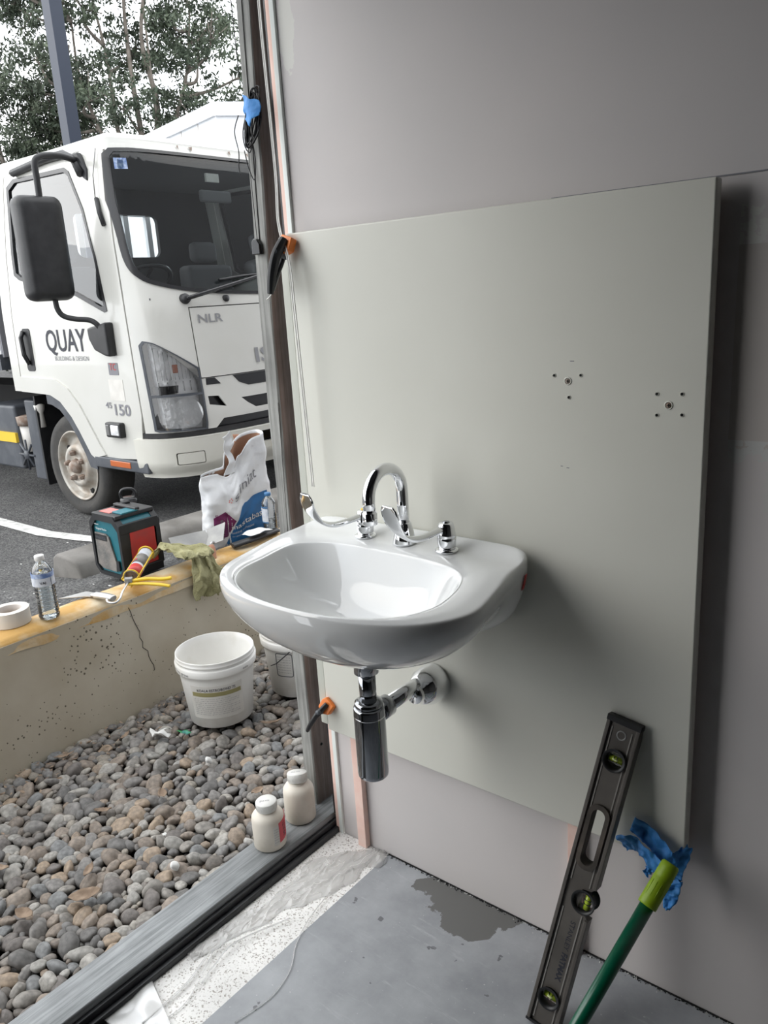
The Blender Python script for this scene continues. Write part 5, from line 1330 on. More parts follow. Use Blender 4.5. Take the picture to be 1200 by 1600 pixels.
# ================================================================== plaster bag
def bag():
    base = Vector((-1.375, .90, asph(-1.375))); fwd = Vector((.985, -.17, 0)).normalized(); sd = Vector((.17, .985, 0)).normalized()
    r = empty('plaster_bag', base, 'open white woven plaster bag with maroon and blue print behind the trowels', 'bag')
    W_, Dp, H = .165, .052, .42
    n = 96; rows = 44
    def prof(a, t):
        # rounded box section
        ca, sa = cos(a), sin(a); nn = 4.2
        rr = (abs(ca / W_) ** nn + abs(sa / Dp) ** nn) ** (-1 / nn)
        u, v = rr * ca, rr * sa
        v *= 1 - .93 * smoothstep(.70, 1.0, t) * smoothstep(.0, -.075, u)
        v *= 1 + .25 * sin(pi * min(1, t * 1.05)) - .25 * t
        u *= 1 - .05 * t + .03 * sin(t * 7) - .04 * (1 - t) ** 4
        return u, v
    def surf(a, t, d=0.0):
        u, v = prof(a, t)
        htop = H * (1.0 + .035 * sin(a * 3 + 1)) - .095 * smoothstep(.10, -.8, cos(a)) + .028 * smoothstep(.2, .9, cos(a))
        notch = .06 * exp_(-((u + .02) / .045) ** 2) * (1 if sin(a) < 0 else .2)
        z = t * (htop - notch)
        wv = noise.noise(Vector((u * 14, t * 5, v * 12))) * .014 * (.25 + t) + noise.noise(Vector((u * 30, t * 14, v * 30 + 4))) * .004
        # vertical side gusset crease near the left
        p = base + sd * (u * (1 + 0 * t)) + fwd * (-v) + Vector((0, 0, z))
        nrm = (sd * u / W_ + fwd * (-v) / Dp).normalized()
        crease = -.010 * exp_(-((u + .085) / .010) ** 2) if sin(a) < 0 else 0
        return p + nrm * (wv + d + crease)
    g = MB(); g.grid(n, rows, lambda u, v: surf(u * 2 * pi, v), wrap=True)
    g.f.append(tuple(reversed(range(n)))); g.mi.append(0); g.sm.append(False)
    g.build('sack', M['bag'], r, solid=.0015)
    # kraft lining
    g = MB(); g.grid(n, 18, lambda u, v: surf(u * 2 * pi, .45 + .52 * v, -.006), wrap=True); g.f.append(tuple(range(n))); g.mi.append(0); g.sm.append(False)
    g.build('paper_lining', M['kraft'], r)
    # front face prints: u from -W..W on front (sin a <0)
    def front(u, z, d):
        # find a with prof u: on the front side
        uu = max(-.1485, min(.1485, u / (1.0)))
        # invert numerically
        lo_, hi_ = -pi + .02, -.02; t = z / H
        for _ in range(22):
            mid = (lo_ + hi_) / 2
            if prof(mid, t)[0] < uu: lo_ = mid
            else: hi_ = mid
        a = (lo_ + hi_) / 2
        return surf(a, t, .0016 + d)
    patch('maroon_print', front, [(-.146, .06), (-.090, .06), (-.045, .150), (-.092, .208), (-.146, .182)], (), M['maroon'], r, thick=0, step=(.012, .012))
    patch('dark_print', front, [(-.146, .06), (-.090, .06), (-.062, .118), (-.10, .135), (-.146, .138)], (), M['maroon_dark'], r, off=.0006, thick=0, step=(.012, .012))
    patch('blue_print', front, [(-.106, .01), (.120, .01), (.120, .196), (-.014, .196)], (), M['bagblue'], r, thick=0, step=(.012, .012))
    text('siniat', .068, lambda u, v, d: front(u - .036, v + .262, d + .0012), M['inkgrey'], 'lettering', r, width=.118)
    text('mastabase', .040, lambda u, v, d: front(u - .070, v + .098, d + .0016), M['tissue'], 'lettering', r, width=.172)
    text('bedding adhesive', .018, lambda u, v, d: front(u - .070, v + .070, d + .0016), M['labelwhite'], 'lettering', r, width=.105)
    text('for plasterboard', .012, lambda u, v, d: front(u - .070, v + .050, d + .0016), M['labelwhite'], 'lettering', r, width=.08)
    text('mastabase', .026, lambda u, v, d: front(-.126 - v, .07 + u, d + .0012), M['maroon'], 'lettering', r, width=.13)
    text('1300 988', .018, lambda u, v, d: front(-.106 - v, .055 + u, d + .0012), M['inkgrey'], 'lettering', r, width=.11)
    for i, (du, dz) in enumerate(((-.068, .272), (-.060, .262), (-.054, .276), (-.070, .262), (-.058, .285))):
        patch('logo_dot', front, [(du, dz), (du + .008, dz + .003), (du + .006, dz + .011)], (), M['salmon'], r, thick=0, step=(.02, .02))
    # torn ear standing up
    g = MB(); tp = base + sd * (-.045) + Vector((0, 0, .33)) - fwd * (-.055)
    pts = [(-.030, -.06), (.020, -.04), (.024, .0), (.018, .045), (.034, .075), (.018, .105), (.016, .135), (-.022, .108), (-.006, .098), (-.010, .05), (-.004, .02), (-.012, -.01)]
    g = crumple(pts, lambda u, v: tp + sd * u + Vector((0, 0, v + .03)), .010, 26, 5, .008)
    g.build('torn_flap', M['bag'], r, solid=.001)
    g = crumple([(-.045, -.02), (.06, -.05), (.075, -.03), (.045, .02), (.01, .035), (-.045, .045)], lambda u, v: base + sd * (.085 + u) + fwd * -.045 + Vector((0, 0, .405 + v)), .008, 24, 9, .008)
    g.build('paper_flap', M['handlewood'], r, solid=.001)
bag()

# ================================================================== TRUCK
YC = 2.065; XS = -2.62; NE = 3.6; GZ = .15
def hw(z): return interp(z, [(1.0, .885), (1.35, .882), (1.7, .855), (2.1, .80), (2.3, .74)])
def xf(z): return interp(z, [(.4, -2.13), (.75, -2.14), (.9, -2.16), (1.35, -2.21), (1.45, -2.24), (2.1, -2.47), (2.2, -2.53)])
def front_fn(s, z, d):
    sa = min(abs(s), .9995); x = XS + (xf(z) - XS) * (1 - sa ** NE) ** (1 / NE)
    y = YC + s * hw(z)
    # normal in plan
    e = .004; sb = min(abs(s) + e, .9999); x2 = XS + (xf(z) - XS) * (1 - sb ** NE) ** (1 / NE)
    t = Vector((x2 - x, (sb - sa) * hw(z) * (1 if s >= 0 else -1), 0)); nrm = Vector((abs(t.y), -t.x * (1 if t.y >= 0 else -1), 0)).normalized()
    if nrm.x < 0: nrm = -nrm
    return Vector((x, y, z)) + nrm * d
def S(y, z): return max(-.995, min(.995, (y - YC) / hw(z)))
def side_fn(x, z, d, far=False):
    g_ = max(0, min(.97, (x - XS) / (xf(z) - XS))); w = hw(z) * (1 - g_ ** NE) ** (1 / NE) + d
    return Vector((x, YC + w if far else YC - w, z))
truck = empty('truck', (-2.9, YC, GZ), 'white cab over light truck parked on the asphalt behind the low wall', 'truck')
SU = (-.98, -.96, -.93, -.9, -.86, -.82, .98, .96, .93, .9, .86, .82)
SE = .9867
def both(pts): return [(S(y, z), z) for y, z in pts]
# windscreen opening (left half listed, mirrored)
wl = [(1.262, 2.146), (1.234, 2.08), (1.240, 1.84), (1.230, 1.61), (1.240, 1.521), (1.290, 1.469), (1.436, 1.425), (1.639, 1.400), (1.929, 1.386)]
wl = [(1.268, 2.120), (1.245, 2.03), (1.238, 1.84), (1.228, 1.66), (1.230, 1.56), (1.250, 1.505), (1.300, 1.464), (1.436, 1.427), (1.639, 1.402), (1.929, 1.388)]
wl = [(1.40, 2.150), (1.300, 2.145)] + [(p.x, p.y) for p in catmull([(a, b, 0) for a, b in wl], 4)]
wn_ = both(wl); wind = wn_ + [(-s, z) for s, z in reversed(wn_)]
lidL = 1.447; lid = [(S(lidL, 1.335), 1.335), (S(lidL - .004, .972), .972)]; lid = lid + [(-s, z) for s, z in reversed(lid)]
lampP = [(1.208, 1.162), (1.219, 1.184), (1.249, 1.172), (1.440, 1.025), (1.441, .898), (1.434, .734), (1.429, .700), (1.223, .705), (1.211, .713), (1.209, 1.03)]
lampS = both(lampP)
# narrow openings in the nose below the lid
oA = both([(1.467, .966), (1.517, .966), (1.550, .930), (1.463, .932)]); oB = both([(1.633, .966), (2.5, .966), (2.45, .896), (1.73, .905), (1.669, .925)])
oB = [(S(1.633, .966), .966), (-S(1.633, .966), .966), (-S(1.669, .925), .925), (-S(1.73, .905), .902), (S(1.73, .905), .902), (S(1.669, .925), .925)]
oC = both([(1.461, .872), (1.524, .867), (1.563, .806), (1.462, .827)])
oD = [(S(1.665, .842), .840), (-S(1.665, .842), .840), (-S(1.706, .808), .806), (-S(1.756, .786), .776), (S(1.756, .786), .776), (S(1.706, .808), .806)]
def mir(p): return [(-a, b) for a, b in reversed(p)]
body_f = patch('front_shell', front_fn, [(-SE, .70), (-SE, 2.2), (SE, 2.2), (SE, .70), (S(2.65, .7), .70), (S(2.60, .745), .745), (S(1.53, .745), .745), (S(1.48, .70), .70)],
               [wind, [(lid[0][0] - .006, 1.340), (lid[1][0] - .006, .967), (-lid[1][0] + .006, .967), (-lid[0][0] + .006, 1.340)] , lampS, mir(lampS), oC, mir(oC), oD], M['truckwhite'], truck, thick=.012, step=(.09, .11), extra_u=SU)
# lid panel with upper openings handled by a dark inset
patch('service_lid', front_fn, lid, (), M['truckwhite'], truck, off=.004, thick=.010, step=(.09, .11))
patch('grille_inset', front_fn, [(S(1.44, .9), .93), (S(1.44, .9), .966), (-S(1.44, .9), .966), (-S(1.44, .9), .93)], (), M['blackgloss'], truck, off=.0018, thick=.002, step=(.09, .2)) if False else None
for p_ in (oA, mir(oA), oB): patch('grille_slot', front_fn, p_, (), M['blackgloss'], truck, off=.0022, thick=.004, step=(.09, .2))
patch('backing', front_fn, [(-.665, .66), (-.665, 1.36), (.665, 1.36), (.665, .66)], (), M['blackgloss'], truck, off=-.035, thick=.004, step=(.09, .2), extra_u=SU)
# windscreen: rubber seal + glass
inner = [(s * .972 if abs(s) > .3 else s, lerp(z, 1.77, .045)) for s, z in wind]
patch('windscreen_seal', front_fn, wind, [inner], M['blackgloss'], truck, off=.006, thick=.014, step=(.09, .11), extra_u=SU)
patch('windscreen', front_fn, inner, (), M['glass_dark'], truck, off=.001, thick=0, step=(.09, .11), extra_u=SU)
# roof
g = MB(); NR = 120
def perim(k, z, inset):
    # closed outline at height z
    t = k / NR; 
    Lf = .42; 
    if t < .5:
        s = lerp(-1, 1, t / .5); a = s * pi / 2; ss = math.copysign(abs(sin(a)) ** (2 / NE), sin(a)); x = XS + (xf(z) - XS) * abs(cos(a)) ** (2 / NE); y = YC + ss * hw(z)
    elif t < .7: x = lerp(XS, -3.74, (t - .5) / .2); y = YC + hw(z)
    elif t < .8: x = -3.74; y = lerp(YC + hw(z), YC - hw(z), (t - .7) / .1)
    else: x = lerp(-3.74, XS, (t - .8) / .2); y = YC - hw(z)
    c = Vector((-3.1, YC)); v = Vector((x, y)) - c; L_ = v.length; v = v * max(0, (L_ - inset)) / L_
    return Vector((c.x + v.x, c.y + v.y, z))
rz = [(2.14, 0), (2.17, 0), (2.195, .006), (2.215, .022), (2.230, .05), (2.240, .12), (2.246, .3), (2.248, 1.2)]
for z, ins in rz: g.v += [tuple(perim(k, min(z, 2.2), ins).to_2d().to_3d() + Vector((0, 0, z))) for k in range(NR)]
for j in range(len(rz) - 1):
    for k in range(NR):
        k2 = (k + 1) % NR; g.f.append((j * NR + k, j * NR + k2, (j + 1) * NR + k2, (j + 1) * NR + k)); g.mi.append(0); g.sm.append(True)
g.build('roof', M['truckwhite'], truck)
# rust marks on the roof edge
for y_, w_ in ((1.78, .014), (1.70, .006), (2.06, .01), (2.2, .008)):
    patch('rust_mark', front_fn, [(S(y_, 2.18), 2.185), (S(y_ + w_ * 2, 2.18), 2.190), (S(y_ + w_, 2.17), 2.165)], (), M['rust'], truck, off=.0075, thick=0, step=(.1, .1))
# side shell (near): door, rear quarter; far side mirrored, simple
def xseam(z): return XS + .43 * (xf(z) - XS)
arch = [(-3.36, .884), (-3.30, .881), (-3.20, .845), (-3.10, .760), (-3.035, .675), (-2.985, .600), (-2.95, .548), (-2.915, .530)]
door = [(-3.636, .893)] + arch + [(-2.455, .556)] + [(xseam(z) - .010, z) for z in (.8, 1.1, 1.35, 1.6, 1.85, 2.1, 2.165)] + [(-3.60, 2.165), (-3.61, 1.5)]
win = [(-3.566, 2.075), (-3.49, 2.112), (-2.93, 2.100), (-2.885, 2.075), (-2.753, 1.87), (-2.655, 1.62), (-2.590, 1.345), (-2.615, 1.338), (-2.886, 1.436), (-3.48, 1.550), (-3.535, 1.58)]
for far in (False, True):
    fn = (lambda x, z, d, far=far: side_fn(x, z, d, far))
    dn = 'door'
    dr = patch(dn, fn, door, [win], M['truckwhite'], truck, thick=.03, step=(.12, .12), extra_u=(-2.6, -2.55, -2.5, -2.47))
    cx_, cz_ = -3.05, 1.78
    inn = [(lerp(x, cx_, .055), lerp(z, cz_, .07)) for x, z in win]
    patch('window_seal', fn, win, [inn], M['blackgloss'], dr, off=.004, thick=.02, step=(.12, .12))
    patch('window_glass', fn, inn, (), M['glass_side'], dr, off=-.006, thick=0, step=(.12, .12))
    patch('rear_pillar', fn, [(-3.735, .893), (-3.644, .893), (-3.618, 1.5), (-3.608, 2.165), (-3.735, 2.165)], (), M['truckwhite'], truck, thick=.03, step=(.12, .12))
    # raised band above the wheel arch
    band = [(-3.635, .893)] + arch + [(-2.80, .556), (-2.85, .62), (-2.93, .735), (-3.00, .835), (-3.10, .925), (-3.22, .975), (-3.636, .985)]
    patch('arch_band', fn, [(x, z) for x, z in band], (), M['truckwhite'], dr, off=.010, thick=.010, step=(.12, .12))
    # black wheel arch liner flare
    inner_a = [(x + (.0 if i > 5 else .035) - .055, z - .055) for i, (x, z) in enumerate(arch)]
    fl = [(-3.36, .882)] + arch[1:] + [(-2.915, .46), (-2.985, .47)] + [(-3.02, .545), (-3.08, .640), (-3.15, .730), (-3.23, .795), (-3.31, .822), (-3.36, .826)]
    patch('arch_flare', fn, fl, (), M['greyplastic'], truck, off=.004, thick=.10, step=(.12, .12))
# emblems, lettering and marks on the near door
fn = side_fn
text('QUAY', .175, lambda u, v, d: fn(-3.262 + u, 1.138 + v, d + .002), M['ink'], 'lettering', truck, width=.425, bold=.010)
text('BUILDING & DESIGN', .036, lambda u, v, d: fn(-3.19 + u, 1.085 + v, d + .002), M['inkgrey'], 'lettering', truck, width=.355)
patch('emblem_plate', fn, rrect(-2.655, -2.565, 1.010, 1.075, .004), (), M['inkgrey'], truck, off=.002, thick=.002, step=(1, 1))
text('TC', .052, lambda u, v, d: fn(-2.640 + u, 1.036 + v, d + .003), M['red'], 'lettering', truck, width=.058)
patch('reflector_patch', fn, [(-2.675, .872), (-2.540, .872), (-2.540, .985), (-2.675, .985)], (), M['label'], truck, off=.0016, thick=.001, step=(1, 1))
text('150', .085, lambda u, v, d: fn(-2.650 + u, .792 + v, d + .002), M['inkgrey'], 'lettering', truck, width=.145, bold=.02)
text('45', .045, lambda u, v, d: fn(-2.735 + u, .828 + v, d + .002), M['inkgrey'], 'lettering', truck, width=.06, bold=.02)
# door handle
patch('door_handle', fn, rrect(-3.525, -3.435, 1.020, 1.272, .02), (), M['black'], truck, off=.004, thick=.004, step=(1, 1))
g = MB(); g.tube([fn(-3.50, 1.255, .01), fn(-3.497, 1.22, .03), fn(-3.49, 1.12, .03), fn(-3.475, 1.06, .012)], .013, 10); g.build('handle_grip', M['blackgloss'], truck)
# side indicator and step
def boxside(name, x0, x1, z0, z1, d0, d1, m, bev=.006):
    g = MB(); g.box(x0, x1, YC - .885 - d1, YC - .885 - d0, z0, z1); return g.build(name, m, truck, bevel=bev)
boxside('side_lamp', -2.725, -2.580, .668, .752, -.005, .035, M['black'], .010)
boxside('side_lens', -2.668, -2.592, .682, .740, .0, .040, M['lampinner'], .006)
boxside('amber_lens', -2.715, -2.682, .680, .740, .0, .038, M['film'], .004)
boxside('step', -2.92, -2.40, .478, .545, -.10, .012, M['greyplastic'], .010)
boxside('step_reflector', -2.755, -2.56, .498, .532, .0, .016, M['amber'], .003)
# antenna, rubber slot on pillar
MB().tube([fn(-2.618, 2.150, .012), fn(-2.628, 2.02, .016), fn(-2.618, 1.90, .012)], .0035, 6).build('aerial', M['steel'], truck)
MB().tube([fn(-2.613, 1.907, .010), fn(-2.585, 1.84, .014), fn(-2.553, 1.770, .010)], .012, 8).build('aerial_base', M['black'], truck)
# gutter
MB().tube([fn(-3.46, 2.140, .02), fn(-3.109, 2.168, .02), fn(-2.92, 2.165, .02), fn(-2.80, 2.12, .02), fn(-2.735, 2.04, .02)], .022, 8).build('rain_guard', M['black'], truck)
# lamps
def lamp(mirror):
    sg = -1 if mirror else 1
    P_ = lampS if not mirror else mir(lampS)
    patch('headlamp_housing', front_fn, P_, (), M['lampinner'], truck, off=-.060, thick=.004, step=(.03, .05), extra_u=SU)
    cxs = sum(p[0] for p in P_) / len(P_); inn = [(lerp(a, cxs, .07), lerp(b, .93, .035)) for a, b in P_]
    patch('headlamp_frame', front_fn, P_, [inn], M['greyplastic'], truck, off=.005, thick=.062, step=(.03, .05), extra_u=SU)
    patch('headlamp_lens', front_fn, inn, (), M['lampglass'], truck, off=.003, thick=0, step=(.03, .05), extra_u=SU)
    patch('headlamp_divider', front_fn, [(sg * S(1.212, .9), .902), (sg * S(1.440, .9), .898), (sg * S(1.440, .9), .886), (sg * S(1.212, .9), .888)], (), M['greyplastic'], truck, off=.006, thick=.01, step=(.03, .05), extra_u=SU)
    def P(y, z): 
        q = front_fn(sg * S(y, z), z, -.030); return q
    yaw = -.55 * sg
    for (y, z, rr, nm, mm) in ((1.348, .795, .080, 'reflector_bowl', 'lampinner'), (1.325, 1.03, .062, 'indicator_bowl', 'lampinner')):
        q = P(y, z); m = Matrix.Translation(q) @ Matrix.Rotation(yaw * (-1 if not mirror else -1) * -1, 4, 'Z')
        m = Matrix.Translation(q) @ Matrix.Rotation(-.75 * sg, 4, 'Z')
        MB().lathe([(rr, .008), (rr * .95, .0), (rr * .8, -.010), (rr * .5, -.018), (.012, -.02), (.012, -.004), (.0001, -.002)], 36, axis='X', m=m).build(nm, M[mm], truck)
    q = P(1.325, 1.03); MB().box(-.01, .014, -.014, .014, -.022, .022, m=Matrix.Translation(q) @ Matrix.Rotation(-.75 * sg, 4, 'Z')).build('indicator_bulb', M['amber'], truck, bevel=.004)
    g = MB()
    for i in range(6):
        y = 1.245 + i * .034; a = front_fn(sg * S(y, .94), .915, .0); b = front_fn(sg * S(y, .94), .965, .0); g.tube([a, b], .003, 6)
    for i in range(12):
        y = 1.225 + i * .018; zt = lerp(1.165, 1.03, (y - 1.225) / .21); a = front_fn(sg * S(y, 1.0), .975, -.006); b = front_fn(sg * S(y, 1.0), zt - .01, -.006); g.tube([a, b], .0015, 4)
    g.build('lens_ribs', M['lampglass'], truck)
lamp(False); lamp(True)
# grille bar under the lamps and dark opening
patch('lower_bar', front_fn, [(-.992, .672), (-.992, .700), (.992, .700), (.992, .672)], (), M['black'], truck, off=-.004, thick=.02, step=(.09, .11), extra_u=SU)
# bumper
def bump_fn(s, z, d): return front_fn(s, z, d + .022 - .03 * smoothstep(.53, .455, z) + .0)
hole = [(S(y, z), z) for y, z in ((1.546, .585), (1.575, .640), (2.065, .640), (2.065, .56), (1.70, .565), (1.56, .570))]
fogp = rrect(S(1.268, .6), S(1.392, .6), .526, .592, .008, 4)
bp = [(-.9975, .668), (.9975, .668), (.9965, .455), (-.9965, .455)]
plt = [(S(1.56, .6), .640), (-S(1.56, .6), .640), (-S(1.58, .6), .575), (S(1.58, .6), .575)]
bo = patch('bumper', bump_fn, bp, [fogp, mir(fogp), plt], M['bumper'], truck, thick=.035, step=(.09, .03), extra_u=SU + (-.99, .99))
g = MB(); g.grid(120, 2, lambda u, v: front_fn(lerp(-.997, .997, u), .668 + .004 * v, lerp(.022, -.06, v)))
g.build('bumper_top', M['bumper'], truck)
patch('bumper_backing', bump_fn, [(-.96, .49), (-.96, .66), (.96, .66), (.96, .49)], (), M['blackgloss'], truck, off=-.05, thick=.004, step=(.09, .11), extra_u=SU)
for p_ in (fogp, mir(fogp)):
    c_ = sum(q[0] for q in p_) / len(p_); patch('fog_cover', bump_fn, [(lerp(a, c_, .07), lerp(b, .559, .12)) for a, b in p_], (), M['bumper'], truck, off=.002, thick=.02, step=(.05, .05))
# number plate, only its left end shows past the post
MB().box(xf(.57) + .024, xf(.57) + .030, 1.82, 2.18, .520, .622).build('number_plate', M['yellow'], truck)
MB().box(xf(.57) + .030, xf(.57) + .0315, 1.832, 2.168, .532, .610).build('plate_field', M['ink'], truck)
text('C', .09, lambda u, v, d: Vector((xf(.57) + .032 + d, 1.842 + u, .538 + v)), M['yellow'], 'lettering', truck, width=.045)
# bonnet lettering
text('NLR', .062, lambda u, v, d: front_fn(S(1.482, 1.28) + u / hw(1.2), 1.256 + v, d + .007), M['chrometext'], 'lettering', truck, width=.150, bold=.012)
text('ISUZU', .112, lambda u, v, d: front_fn(S(1.810, 1.06) + u / hw(1.2), 1.020 + v, d + .008), M['chrometext'], 'lettering', truck, width=.50, bold=.02)
# wipers and washer nozzle
def wip(pts, rr): MB().tube(catmull(pts, 5), rr, 8).build('wiper', M['blackgloss'], truck)
ff = front_fn
MB().lathe([(.0001, -.01), (.026, -.01), (.028, .012), (.018, .034), (.0001, .036)], 20, tuple(ff(S(1.433, 1.383), 1.383, 0)), 'X').build('wiper_pivot', M['black'], truck)
wip([ff(S(1.433, 1.383), 1.383, .03), ff(S(1.527, 1.401), 1.405, .04), ff(S(1.70, 1.452), 1.440, .035), ff(S(1.95, 1.49), 1.487, .03)], .011)
wip([ff(S(1.66, 1.45), 1.470, .02), ff(S(1.9, 1.49), 1.492, .022), ff(S(2.2, 1.5), 1.492, .022)], .008)
wip([ff(S(2.33, 1.383), 1.383, .03), ff(S(2.43, 1.401), 1.405, .04), ff(S(2.58, 1.46), 1.440, .035)], .011)
MB().lathe([(.0001, -.01), (.018, -.01), (.018, .014), (.0001, .02)], 14, tuple(ff(S(1.680, 1.374), 1.374, 0)), 'X').build('washer_nozzle', M['black'], truck)
# mirror
g = MB()
def mirp(u, v, t):
    bul = .020 * cos(u * 9) * 1
    return Vector((-2.775 + (.055 if t else -.03) * (1 if t else 1) + 0 * bul, u, v))
mo = rrect(.868, 1.118, 1.412, 1.928, .045, 6)
nM = len(mo); cyM, czM = .993, 1.67
for (xo, k) in ((-.055, .90), (-.045, .97), (-.01, 1.0), (.03, .97), (.052, .88), (.062, .70), (.066, .35)):
    g.v += [(-2.78 + xo, cyM + (y - cyM) * k - (.006 if xo > 0 else 0), czM + (z - czM) * (1 - (1 - k) * .55)) for y, z in mo]
for j in range(6):
    for i in range(nM): i2 = (i + 1) % nM; g.f.append((j * nM + i, j * nM + i2, (j + 1) * nM + i2, (j + 1) * nM + i)); g.mi.append(0); g.sm.append(True)
g.f.append(tuple(6 * nM + i for i in range(nM))); g.mi.append(0); g.sm.append(True)
g.f.append(tuple(i for i in range(nM))); g.mi.append(0); g.sm.append(True)
g.build('mirror_housing', M['black'], truck)
MB().tube(catmull([(-2.76, 1.00, 1.90), (-2.755, 1.00, 2.00), (-2.755, 1.002, 2.08), (-2.755, 1.03, 2.108), (-2.76, 1.09, 2.122), (-2.77, 1.17, 2.125), (-2.78, 1.255, 2.11)], 6), .016, 12).build('mirror_arm', M['black'], truck)
MB().tube(catmull([(-2.77, 1.002, 1.43), (-2.765, 1.002, 1.375), (-2.75, 1.02, 1.335), (-2.71, 1.06, 1.315), (-2.66, 1.11, 1.305), (-2.63, 1.135, 1.280), (-2.62, 1.15, 1.24)], 6), .014, 12).build('mirror_arm', M['black'], truck)
g = MB(); g.prism([(-2.735, 1.262), (-2.555, 1.290), (-2.555, 1.110), (-2.60, 1.115), (-2.69, 1.145), (-2.730, 1.205)], lambda u, v, t: Vector((u, 1.185 - .055 * t, v))); g.build('mirror_bracket', M['black'], truck, bevel=.012)
g = MB(); g.prism([(-2.86, 2.15), (-2.76, 2.15), (-2.70, 2.06), (-2.70, 2.0), (-2.735, 2.02)], lambda u, v, t: Vector((u, 1.275 - .03 * t, v))); g.build('mirror_bracket', M['black'], truck, bevel=.008)
# wheels
def wheel(cx, cy, rt_, name='wheel', far=False):
    cz = GZ + .308; sg = 1 if far else -1
    w = MB().lathe([(.205, 0), (.215, 0), (.250, .014), (.290, .012), (.308, -.012), (.311, -.03), (.311, -.17), (.295, -.19), (.20, -.19)], 56, axis='Y', caps=False)
    w.v = [(cx + a, cy + sg * b, cz + c) for a, b, c in w.v]; wh = w.build(name, M['rubber'], truck)
    pr = [(.212, .002), (.214, .006), (.205, .008), (.198, -.006), (.190, -.030), (.176, -.040), (.150, -.028), (.134, -.010), (.126, .010), (.098, .016), (.090, .006), (.050, .004), (.046, .006)]
    w = MB().lathe(pr, 64, axis='Y', caps=False); w.v = [(cx + a, cy + sg * b, cz + c) for a, b, c in w.v]; w.build('rim', M['rim'], wh)
    w = MB().lathe([(.048, .0), (.040, .030), (.030, .046), (.0001, .050)], 28, axis='Y'); w.v = [(cx + a, cy + sg * b, cz + c) for a, b, c in w.v]; w.build('hub', M['rust'], wh)
    for k in range(5):
        a = 2 * pi * k / 5 + .45
        w = MB().lathe([(.0001, 0), (.017, 0), (.017, .018), (.010, .034), (.0001, .036)], 6, axis='Y', smooth=False); w.v = [(cx + p + .082 * cos(a), cy + sg * (q + .008), cz + s_ + .082 * sin(a)) for p, q, s_ in w.v]; w.build('wheel_nut', M['rust'], wh)
    for k in range(5):
        a = 2 * pi * k / 5 + .05
        w = MB().lathe([(.0001, 0), (.0235, 0), (.0235, .003), (.0001, .003)], 18, axis='Y'); w.v = [(cx + p * .8 + .160 * cos(a), cy + sg * (q - .026 - .006), cz + s_ + .160 * sin(a)) for p, q, s_ in w.v]
        w.build('vent_hole', M['darkvoid'], wh)
wheel(-3.155, 1.195, .3)
wheel(-3.155, 2.935, .3, far=True)
MB().tube([(-3.155, 1.3, GZ + .308), (-3.155, 2.85, GZ + .308)], .05, 10).build('front_axle', M['darkvoid'], truck)
# inner wheel housing / underbody / mudflap
g = MB(); g.box(-3.74, -2.3, 1.42, 2.71, .42, .69); g.box(-3.7, -2.5, 1.30, 2.83, .87, .90); g.box(-9.5, -3.6, 1.65, 2.0, .45, .85); g.box(-3.72, -3.60, 1.30, 2.83, .40, .90)
g.build('chassis', M['darkvoid'], truck)
MB().box(-3.70, -3.40, 1.50, 2.6, .40, .88).build('engine_block', M['darkvoid'], truck)
MB().box(-3.60, -3.585, 1.215, 1.47, .29, .86).build('mud_flap', M['black'], truck)
MB().box(-3.73, -3.60, 1.215, 1.25, .32, .83).build('arch_support', M['greyplastic'], truck, bevel=.01)
# cab interior
g = MB(); g.box(-3.72, -2.30, 1.24, 2.89, .90, .94); g.build('cab_floor', M['interior'], truck)
rw = rrect(1.74, 2.39, 1.69, 1.97, .05)
patch('rear_wall', lambda u, v, d: Vector((-3.70 + d, u, v)), [(1.19, .90), (2.94, .90), (2.94, 1.4), (2.86, 2.16), (1.27, 2.16), (1.19, 1.4)], [rw], M['interior'], truck, thick=.03, step=(9, 9), smooth=False)
MB().box(-3.69, -2.62, 1.30, 2.83, 2.13, 2.145).build('headliner', M['interior_grey'], truck)
g = MB(); g.grid(24, 5, lambda u, v: Vector((lerp(-2.62, -2.33, v) + 0, lerp(1.27, 2.86, u), 1.36 + .05 * v - .02 + .05 * exp_(-((u - .22) / .12) ** 2) * (1 - v)))); g.box(-2.64, -2.60, 1.24, 2.89, .95, 1.36)
g.build('dashboard', M['interior_grey'], truck, solid=.01)
for y in (1.50, 2.62):
    g = MB(); g.box(-3.45, -3.0, y - .22, y + .22, 1.12, 1.25); g.box(-3.58, -3.44, y - .20, y + .20, 1.2, 1.62); g.box(-3.56, -3.48, y - .11, y + .11, 1.64, 1.78); g.build('seat', M['interior_grey'], truck, bevel=.035)
P = []
mm = Matrix.Translation((-2.78, 1.52, 1.47)) @ Matrix.Rotation(-.55, 4, 'Y')
for i in range(32): a = 2 * pi * i / 32; P.append(mm @ Vector((.20 * cos(a), .20 * sin(a), 0)))
g = MB(); g.tube(P, .014, 8, closed=True); g.tube([mm @ Vector((-.2, 0, 0)), mm @ Vector((0, 0, -.03)), mm @ Vector((.2, 0, 0))], .012, 8); g.tube([mm @ Vector((0, 0, -.03)), mm @ Vector((0, 0, -.3))], .03, 8); g.build('steering_wheel', M['blackgloss'], truck)
MB().box(-2.50, -2.47, 1.80, 2.02, 1.90, 1.965).build('rear_view_mirror', M['interior_grey'], truck, bevel=.012)
MB().box(-2.50, -2.485, 1.86, 1.95, 2.01, 2.055).build('visor_tag', M['label'], truck)
patch('windscreen_sticker', front_fn, [(S(1.30, 2.07), 2.04), (S(1.36, 2.07), 2.04), (S(1.36, 2.07), 2.095), (S(1.30, 2.07), 2.095)], (), M['labelblue'], truck, off=.003, thick=0, step=(1, 1))
